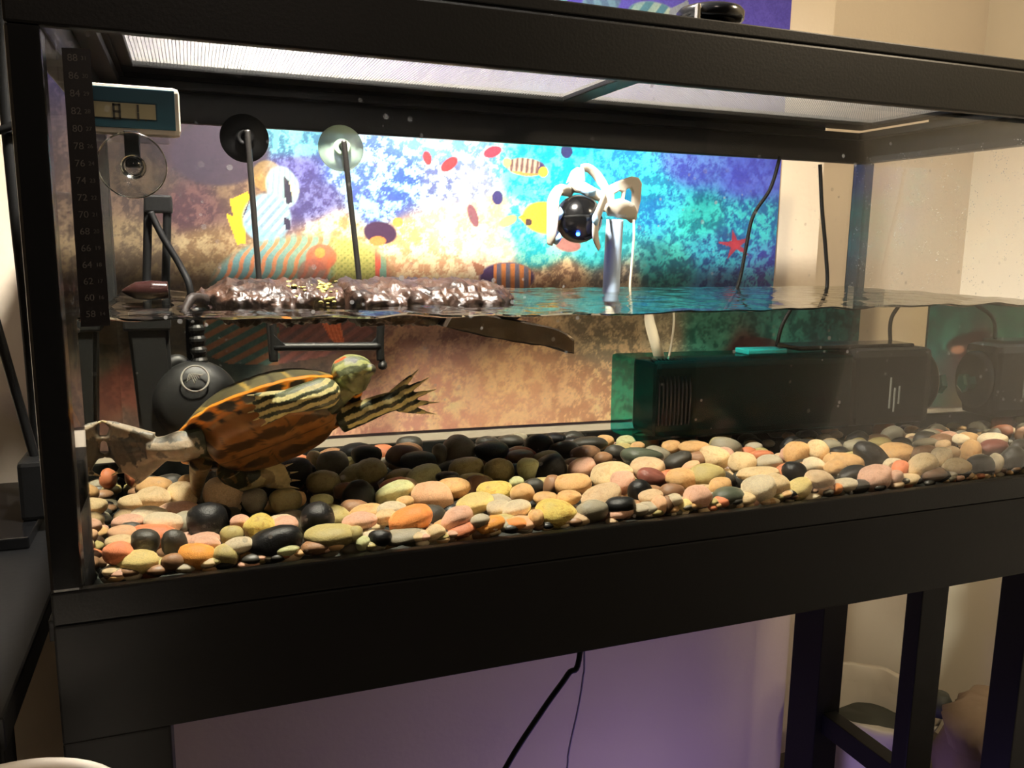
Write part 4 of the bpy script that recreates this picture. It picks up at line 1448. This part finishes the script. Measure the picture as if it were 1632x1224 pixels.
PMESH = []
for k in range(10):
    bm = bmesh.new()
    bmesh.ops.create_icosphere(bm, subdivisions=3, radius=1.0)
    for v in bm.verts:
        p = v.co.copy()
        s = 1 + .13 * mnoise.noise(p * .9 + Vector((k * 5.3, 1, 2))) + .05 * mnoise.noise(p * 2.2 + Vector((k * 3.1, 7, 4)))
        e = .86 + .02 * (k % 4)                                     # a little boxier than a ball
        q = Vector([abs(c) ** e * (1 if c >= 0 else -1) for c in p])
        v.co = q.normalized() * q.length ** .6 * s
    me = bpy.data.meshes.new('pebble')
    bm.to_mesh(me)
    bm.free()
    for p in me.polygons:
        p.use_smooth = True
    me.materials.append(MATS['river_stone'])
    PMESH.append(me)

prng = random.Random(11)
PB = []          # x, y, z, rx, ry, rz, rot(about view axis), colour, px, py, w, h
for tok in PEB.split():
    px, py, w_, h_, rot, c = tok.split(',')
    px, py, w_, h_, rot = float(px), float(py), float(w_), float(h_), float(rot)
    P = uw_z(px, py, .012 + .006 * prng.random())
    Y = min(max(P[1], .012), D - .03)
    for _ in range(3):
        a, b = uw(px - w_ / 2, py, Y), uw(px + w_ / 2, py, Y)
        rx = max((b[0] - a[0]) / 2 * .96, .006)
        rz = max((uw(px, py - h_ / 2, Y)[2] - uw(px, py + h_ / 2, Y)[2]) / 2 * 1.12, .008)
        ry = min(max(.85 * rx, rz), .026)
        Y = max(Y, ry + .004)
    P = uw(px, py, Y)
    z = min(max(P[2], .003), .032)
    x = min(max(P[0], rx + .004), W - rx - .004)
    PB.append([x, Y, z, rx, ry, rz, rot, c, px, py, w_, h_])


def to_px(x, y, z):
    P = np.array([x, y, z])
    def pj(A):
        e = A - CAM
        k = e @ _f
        return np.array([816 + F * (e @ _r) / k, 612 - F * (e @ _u) / k])
    q = pj(P)
    for _ in range(12):
        q = q + pj(P) - pj(uw(q[0], q[1], y))
    return q


hand = len(PB)
tries = 0
keys = ['cr', 'be', 'ta', 'ta', 'ol', 'gr', 'dk', 'bk', 'br', 'pi', 'ru', 'dk', 'gr', 'wh', 'lg', 'br']
back = ['dk', 'gr', 'br', 'bk', 'ol', 'dk', 'ru', 'gr']
while len(PB) < 292 and tries < 9000:
    tries += 1
    x, y = prng.uniform(.02, W - .03), prng.uniform(.022, D - .03)
    if y > .36 and x > fx0 - .02 and prng.random() < .8:
        continue
    r = prng.uniform(.015, .022)
    ok = True
    for b in PB:
        dx, dy = (x - b[0]) / (b[3] + r), (y - b[1]) / (b[4] + r)
        if dx * dx + dy * dy < (.62 if len(PB) < 260 else .5):
            ok = False
            break
    if ok:
        q = to_px(x, y, .004)
        if q[0] > 1660:
            continue
        PB.append([x, y, prng.uniform(-.003, .006), r * prng.uniform(1.0, 1.3), r * .9, r * prng.uniform(.75, .95), prng.uniform(-15, 15),
                   prng.choice(back if y > .30 else keys), q[0], q[1], r * 1600, r * 1100])


def shape_word(b):
    if b[3] > 1.75 * b[5]:
        return 'long' if b[3] > .026 else 'flat'
    if abs(b[3] - b[5]) < .22 * b[5]:
        return 'round'
    return 'oval'


def size_word(b):
    s = b[3] * b[5]
    return 'large' if s > .00062 else ('small' if s < .00020 else 'mid-sized')


def where(b):
    px, y = b[8], b[1]
    row = 'at the front glass' if y < .075 else ('in the second row' if y < .20 else ('mid-bed' if y < .34 else 'near the back glass'))
    cols = ((250, 'at far left'), (400, "below the turtle's tail"), (560, "below the turtle's head"), (760, "right of the turtle's claws"), (980, 'below the dock ramp'), (1160, "below the filter's left end"),
            (1330, "below the filter's middle"), (1480, "below the filter's right end"), (9999, 'at far right'))
    for lim, wd in cols:
        if px < lim:
            return row + ' ' + wd
    return row


labs = {}
for b in PB:
    word = PCOL[b[7]][2]
    if PCOL[b[7]][1] >= .5:
        word += ' mottled'
    lb = '%s %s %s pebble %s' % (size_word(b), word, shape_word(b), where(b))
    labs.setdefault(lb, []).append(b)
ORD = ['leftmost', 'second from left', 'third from left', 'fourth from left', 'fifth from left', 'sixth from left', 'seventh from left', 'eighth from left']
for lb, lst in labs.items():
    lst.sort(key=lambda t: t[8])
    for i, b in enumerate(lst):
        L_ = lb if len(lst) == 1 else lb + ', ' + (ORD[i] if i < len(lst) - 1 or len(lst) > 8 else ('rightmost' if len(lst) > 1 else ''))
        b.append(L_)
def stone_rot(b, view=True):
    yw = -.30 * 1.0
    return (prng.uniform(-.15, .15), radians(b[6]), prng.uniform(-.35, .15))


for i, b in enumerate(PB):
    o = bpy.data.objects.new('pebble', PMESH[prng.randrange(10)])
    COL.objects.link(o)
    o.location = (b[0], b[1], b[2])
    o.scale = (b[3], b[4], b[5])
    o.rotation_euler = stone_rot(b)
    rgb, mot, wd = PCOL[b[7]]
    j = prng.uniform(.92, 1.06)
    c = srgb(*[min(255, v * j) for v in rgb])
    o.color = (c[0], c[1], c[2], mot)
    tag(o, b[-1], 'pebble', 'river pebbles on the tank floor')

# hidden lower layer of the bed, too deep to count
bm = bmesh.new()
bmesh.ops.create_icosphere(bm, subdivisions=2, radius=1)
gv0 = np.array([v.co[:] for v in bm.verts])
gf0 = np.array([[v.index for v in f.verts] for f in bm.faces])
bm.free()
gV, gF, gcol = [], [], []
for k in range(760):
    x, y = (prng.uniform(.02, W - .02) if k % 12 else prng.uniform(.012, .03)), (prng.uniform(.02, D - .02) if k > 270 else prng.uniform(.016, .05) if k > 140 else prng.uniform(.010, .014))
    r = prng.uniform(.010, .015) if k > 140 else prng.uniform(.006, .0095)
    zc = prng.uniform(-.010, -.001) + (.005 if y < .06 else 0)
    v = gv0 * np.array([r * 1.2, r, r * .62]) + np.array([x, y, zc])
    v[:, 2] = np.maximum(v[:, 2], -.0203)
    gF.append(gf0 + len(gV) * len(gv0))
    gV.append(v)
    gcol += [lin(PCOL[prng.choice(keys)][0])] * len(gv0)
me = bpy.data.meshes.new('lower_gravel')
me.from_pydata(np.concatenate(gV).tolist(), [], np.concatenate(gF).tolist())
attr_mat('gravel_paint', .4, .35, .2, 120.)
o = link('lower_gravel', me, 'gravel_paint', None, True)
set_paint(o.data, np.array(gcol))
tag(o, 'dark lower layer of small stones under the pebbles', 'gravel', kind='stuff')

# ================================================================== swimming turtle
def build_turtle():
    L = .216
    O = Vector(uw(432, 674, .215))
    a1 = radians(20)
    e1 = Vector((cos(a1) * cos(.16), -sin(.16) * cos(a1), sin(a1))).normalized()
    up0 = (Vector((0, 0, 1)) - e1 * e1.z).normalized()
    lf0 = up0.cross(e1)
    ph = radians(36)
    e3 = (cos(ph) * up0 + sin(ph) * lf0).normalized()
    lf = e3.cross(e1)

    def Wp(p):
        return O + L * (float(p[0]) * e1 + float(p[1]) * lf + float(p[2]) * e3)
    # ---- shell: carapace and plastron in one closed form, painted per vertex
    nt_, npf = 168, 60
    prof = [(0, .235), (.20, .230), (.40, .212), (.60, .172), (.76, .118), (.88, .062), (.96, .022), (1.0, .000), (.985, -.010), (.92, -.016), (.84, -.026), (.77, -.055), (.71, -.100), (.64, -.124), (.50, -.130), (.30, -.132), (0, -.132)]
    pr_r = np.array([q[0] for q in prof])
    pr_z = np.array([q[1] for q in prof])
    s = np.linspace(0, 1, len(prof))
    sf = np.linspace(0, 1, npf)
    rr, zz = np.interp(sf, s, pr_r), np.interp(sf, s, pr_z)
    k5 = np.array([.25, .5, .25])
    for _ in range(2):
        rr[1:-1] = np.convolve(rr, k5, 'same')[1:-1]
        zz[1:-1] = np.convolve(zz, k5, 'same')[1:-1]
    bm = bmesh.new()
    cols = []
    rings = []

    def plan(th):
        c, s_ = cos(th), sin(th)
        ln = .5
        wd = .375 + .02 * (-c)
        return ln * c, wd * s_ * (1 + .05 * abs(sin(2 * th)))
    for i in range(npf):
        ring = []
        for k in range(nt_):
            th = 2 * pi * k / nt_
            px_, py_ = plan(th)
            r_, z_ = rr[i], zz[i]
            below = sf[i] > .47
            endness = max(0, abs(cos(th)) - .62) / .38          # openings for limbs front and rear
            if below and .56 < sf[i] < .80:
                z_ += .055 * endness * sin((sf[i] - .56) / .24 * pi)
            if sf[i] >= .72:                                       # plastron narrower at the ends
                r_ *= 1 - .05 * endness
            # marginal scutes: 24 round the rim, notched between, serrated at the rear
            ms = 24 * th / (2 * pi)
            fr = ms - math.floor(ms)
            notch = max(0, 1 - abs(fr - .5) * 2) if False else (1 - abs(2 * fr - 1))
            rimw = math.exp(-((sf[i] - .44) / .07) ** 2)
            r_ *= 1 + rimw * (.020 * notch - .010) * (1.8 if cos(th) < -.3 else .8)
            if sf[i] < .40:                                        # carapace scute relief
                z_ -= .004 * max(0, .12 - abs(fr - 0) * 1.0) * 8 * (sf[i] > .12)
            x_, y_ = px_ * r_, py_ * r_
            ring.append(bm.verts.new(Wp((x_, y_, z_))))
            # ---- paint
            n = mnoise.fractal(Vector((x_ * 9, y_ * 9, z_ * 9)), 1, 2, 4)
            n2 = mnoise.noise(Vector((x_ * 22, y_ * 22, 3.3)))
            if sf[i] < .40:
                col = np.array((46, 42, 25)) + 10 * n
                if fr < .10 or fr > .9:
                    col = np.array((34, 30, 20))
                if abs(math.sin(14 * x_ + 9 * y_)) < .16:
                    col = np.array((96, 78, 34))
            elif sf[i] < .645:
                col = np.array((226, 140, 44)) + 16 * n
                # black blotch at each seam, underside of the rim
                dd = min(fr, 1 - fr)
                v_ = (sf[i] - .555) / .075
                if (dd / .33) ** 2 + v_ ** 2 < 1 + .4 * n2:
                    col = np.array((22, 18, 14))
                elif (dd / .38) ** 2 + v_ ** 2 < 1.25 + .4 * n2:
                    col = np.array((128, 90, 48))
                if sf[i] > .60:
                    col = col * .8
            else:
                col = np.array((134, 92, 50)) + 20 * n
                t_ = (sf[i] - .645) / .355
                if t_ < .12:
                    col = np.array((150, 110, 66)) + 22 * n
                    if (math.sin(ms * 2 * pi) > .55) and n2 > -.3:
                        col = np.array((40, 30, 22))
                # paired dark blotches of each plastron scute
                for sx_, sy_, ra_, rb_2 in ((.33, .11, .085, .055), (.19, .13, .10, .05), (.03, .13, .10, .055), (-.14, .12, .10, .05), (-.30, .10, .08, .05)):
                    q = ((x_ - sx_) / ra_) ** 2 + ((abs(y_) - sy_) / rb_2) ** 2
                    if q < .8 + .9 * n:
                        col = np.array((66, 45, 28)) + 10 * n2
                if t_ > .3:
                    if abs(y_) < .006 or min(abs(x_ - q_) for q_ in (.26, .11, -.055, -.22, -.36)) < .005:
                        col = col * .62
            cols.append(lin(np.clip(col, 4, 255)))
        rings.append(ring)
    for a, b in zip(rings, rings[1:]):
        for k in range(nt_):
            bm.faces.new((a[k], a[(k + 1) % nt_], b[(k + 1) % nt_], b[k]))
    me = bpy.data.meshes.new('shell')
    bm.normal_update()
    bmesh.ops.recalc_face_normals(bm, faces=bm.faces)
    bm.to_mesh(me)
    bm.free()
    set_paint(me, np.array(cols))
    attr_mat('shell_paint', .38, .4, .18, 90., .15, 120.)
    # ---- skin: head, neck, four limbs and tail grown into one continuous surface
    bm = bmesh.new()

    def limb(pts, rad, flat=1.0, up=None):
        P = smooth_path([Wp(p) for p in pts], 6)
        r_ = np.interp(np.linspace(0, 1, len(P)), np.linspace(0, 1, len(rad)), rad) * L
        bm_tube(bm, P, list(r_), 14, flat, up)
        e = bmesh.ops.create_icosphere(bm, subdivisions=2, radius=float(r_[-1]))
        for v in e['verts']:
            v.co += P[-1]
    core = bmesh.ops.create_icosphere(bm, subdivisions=3, radius=1)
    for v in core['verts']:
        v.co = Wp((v.co.x * .40, v.co.y * .27, v.co.z * .10 - .01))
    claws = []

    def foot(wrist, fwd, side, n, length, spread, r0, claw=.05, web=True, curl=(0, 0, 0)):
        """paddle foot: toes fanned from the wrist with webbing between, each ending in a claw"""
        wr, fw, sd = Vector(wrist), Vector(fwd).normalized(), Vector(side).normalized()
        tips = []
        for t in range(n):
            a = (t - (n - 1) / 2) / max(1, (n - 1) / 2)
            ln = length * (1 - .16 * a * a)
            dr = (fw * cos(a * spread) + sd * sin(a * spread))
            base = wr + sd * a * r0 * .9
            tip = base + dr * ln + Vector(curl)
            mid = base.lerp(tip, .55) + Vector(curl) * .2
            limb([base, mid, tip], [r0 * .62, r0 * .46, r0 * .26])
            tips.append((base, tip))
            cl_end = tip + dr * claw + Vector(curl) * .4
            claws.append(([tip - dr * .01, tip + dr * claw * .5, cl_end], r0 * .20))
        if web:
            for (b0, t0), (b1, t1) in zip(tips, tips[1:]):
                for f_ in ((.1, .2, .3, .4, .5) if web == 'half' else (.1, .2, .3, .4, .5, .6, .7, .8, .9)):
                    m0, m1 = b0.lerp(t0, f_ * .95), b1.lerp(t1, f_ * .95)
                    limb([m0, (m0 + m1) / 2, m1], [r0 * .40, r0 * .38, r0 * .40])
    IU = (0, -.64, .77)                      # roughly upright in the picture
    limb([(.30, -.03, -.02), (.38, -.09, -.01), (.45, -.14, -.004)], [.085, .088, .088])
    hp = [(.425, -.135, .000), (.465, -.15, .006), (.515, -.165, .006), (.560, -.180, -.006), (.590, -.188, -.022)]
    limb(hp, [.080, .118, .116, .082, .034], .90, tuple(e3))
    # near (right) front limb swept back along the flank
    limb([(.33, -.20, -.07), (.34, -.31, -.125), (.25, -.355, -.135), (.15, -.37, -.125)], [.075, .080, .072, .056])
    foot((.16, -.37, -.125), (-1, -.04, .06), IU, 5, .15, .30, .040, .04, True)
    # far (left) front limb reaching forward
    limb([(.33, .14, -.06), (.46, .12, -.075), (.57, .10, -.085), (.66, .10, -.095)], [.075, .066, .058, .052])
    foot((.65, .10, -.095), (1, .10, -.06), IU, 5, .17, .50, .044, .06, 'half')
    # right hind limb thrust out behind
    limb([(-.32, -.17, -.05), (-.42, -.22, -.06), (-.48, -.245, -.055), (-.52, -.26, -.045)], [.085, .078, .062, .056])
    foot((-.51, -.26, -.045), (-1, -.16, .18), IU, 5, .23, .62, .054, .045)
    # left hind limb tucked below
    limb([(-.30, .18, -.06), (-.28, .27, -.10), (-.16, .31, -.13)], [.085, .078, .05])
    foot((-.17, .31, -.13), (.9, .25, -.1), IU, 5, .13, .4, .042)
    # tail
    limb([(-.40, .02, -.06), (-.45, .10, -.08), (-.50, .20, -.10), (-.545, .33, -.11)], [.060, .044, .028, .006])
    me2 = bpy.data.meshes.new('turtle_raw')
    bm.to_mesh(me2)
    bm.free()
    tmp = bpy.data.objects.new('turtle_raw', me2)
    COL.objects.link(tmp)
    md = tmp.modifiers.new('r', 'REMESH')
    md.mode = 'VOXEL'
    md.voxel_size = .00135
    sm = tmp.modifiers.new('s', 'SMOOTH')
    sm.iterations = 4
    sm.factor = .5
    bpy.context.view_layer.update()
    skin = bpy.data.meshes.new_from_object(tmp.evaluated_get(bpy.context.evaluated_depsgraph_get()))
    bpy.data.objects.remove(tmp)
    nv = len(skin.vertices)
    co = np.zeros(nv * 3)
    skin.vertices.foreach_get('co', co)
    co = (co.reshape(-1, 3) - np.array(O)) / L
    lx_, ly_, lz_ = co @ np.array(e1), co @ np.array(lf), co @ np.array(e3)
    dark = np.array((40, 44, 26.))
    yel = np.array((206, 194, 140.))
    col = np.tile(dark, (nv, 1))
    nz = fbm(lx_ * 6 + 40, (ly_ + lz_) * 6 + 40, 4, 8, 3)

    def striped(mask, coord, freq, wob, light=yel, wdt=.25):
        s_ = np.sin(coord * freq + wob) > wdt
        col[mask & s_] = light
    front = lx_ > .30
    headm = (lx_ > .40) & (ly_ < -.01) & (lz_ > -.125) & (ly_ > -.30)
    ang = np.arctan2(ly_ + .165, lz_ - .0)
    nearlimb = (ly_ < -.26) & (lx_ > -.15) & (lx_ < .46) & ~headm
    farlimb = (lx_ > .36) & (ly_ > .03)
    hind = lx_ < -.34 - .25 * (nz - .5)
    striped(nearlimb, lz_ * .77 - ly_ * .64, 150, nz * 2.5 + lx_ * 3, yel, .0)
    striped(farlimb, lz_ * .77 - ly_ * .64, 130, nz * 2.5 - lx_ * 6, yel, .0)
    col[headm] = np.array((58, 62, 40.))
    striped(headm, ang, 9.0, lx_ * 3 + nz * 1.5, np.array((122, 124, 80.)), .1)
    chin = headm & (lz_ < -.05)
    col[chin] = np.array((104, 106, 70.))
    eye_r = ((lx_ - .535) ** 2 + (ly_ + .262) ** 2 + (lz_ - .03) ** 2) < .022 ** 2
    col[eye_r] = (14, 14, 12)
    beak = headm & (lx_ > .602)
    col[beak] = (44, 40, 30)
    redear = headm & (((lx_ - .465) / .035) ** 2 + ((lz_ - .06) / .014) ** 2 < 1) & (ly_ < -.12)
    col[redear] = (196, 72, 36)
    hl = hind & (nz > .52)
    col[hind] = np.array((74, 66, 55.))
    col[hl] = np.array((46, 42, 35.))
    striped(hind & (ly_ < -.1), lz_ * .8 + ly_ * .4, 70, nz * 4, np.array((138, 124, 106.)), .3)
    tailm = hind & (ly_ > .0) & (lx_ > -.62)
    col[tailm] = np.array((116, 92, 60.))
    lh = (lx_ < -.05) & (ly_ > .25)
    col[lh] = np.array((150, 132, 92.))
    striped(lh, lz_ + ly_, 70, nz * 3, np.array((196, 180, 130.)), .4)
    set_paint(skin, lin(np.clip(col + (nz[:, None] - .5) * 34, 4, 255)))
    skin.name = 'turtle'
    attr_mat('turtle_skin', .42, .45, .22, 160., .35, 260.)
    t = link('turtle', skin, 'turtle_skin', None, True)
    tag(t, 'striped turtle with orange-rimmed shell swimming up to the right, belly toward the glass', 'turtle')
    sh = link('shell', me, 'shell_paint', t, True)
    sh['label'] = 'orange rimmed shell with blotched brown belly plate'
    mat('claw', srgb(196, 178, 134), .35)
    for pts, r_ in claws:
        bmc = bmesh.new()
        P = smooth_path([Wp(p) for p in pts], 3)
        bm_tube(bmc, P, list(np.linspace(r_ * L, r_ * L * .12, len(P))), 6)
        from_bm('claw', bmc, 'claw', t, True)


build_turtle()
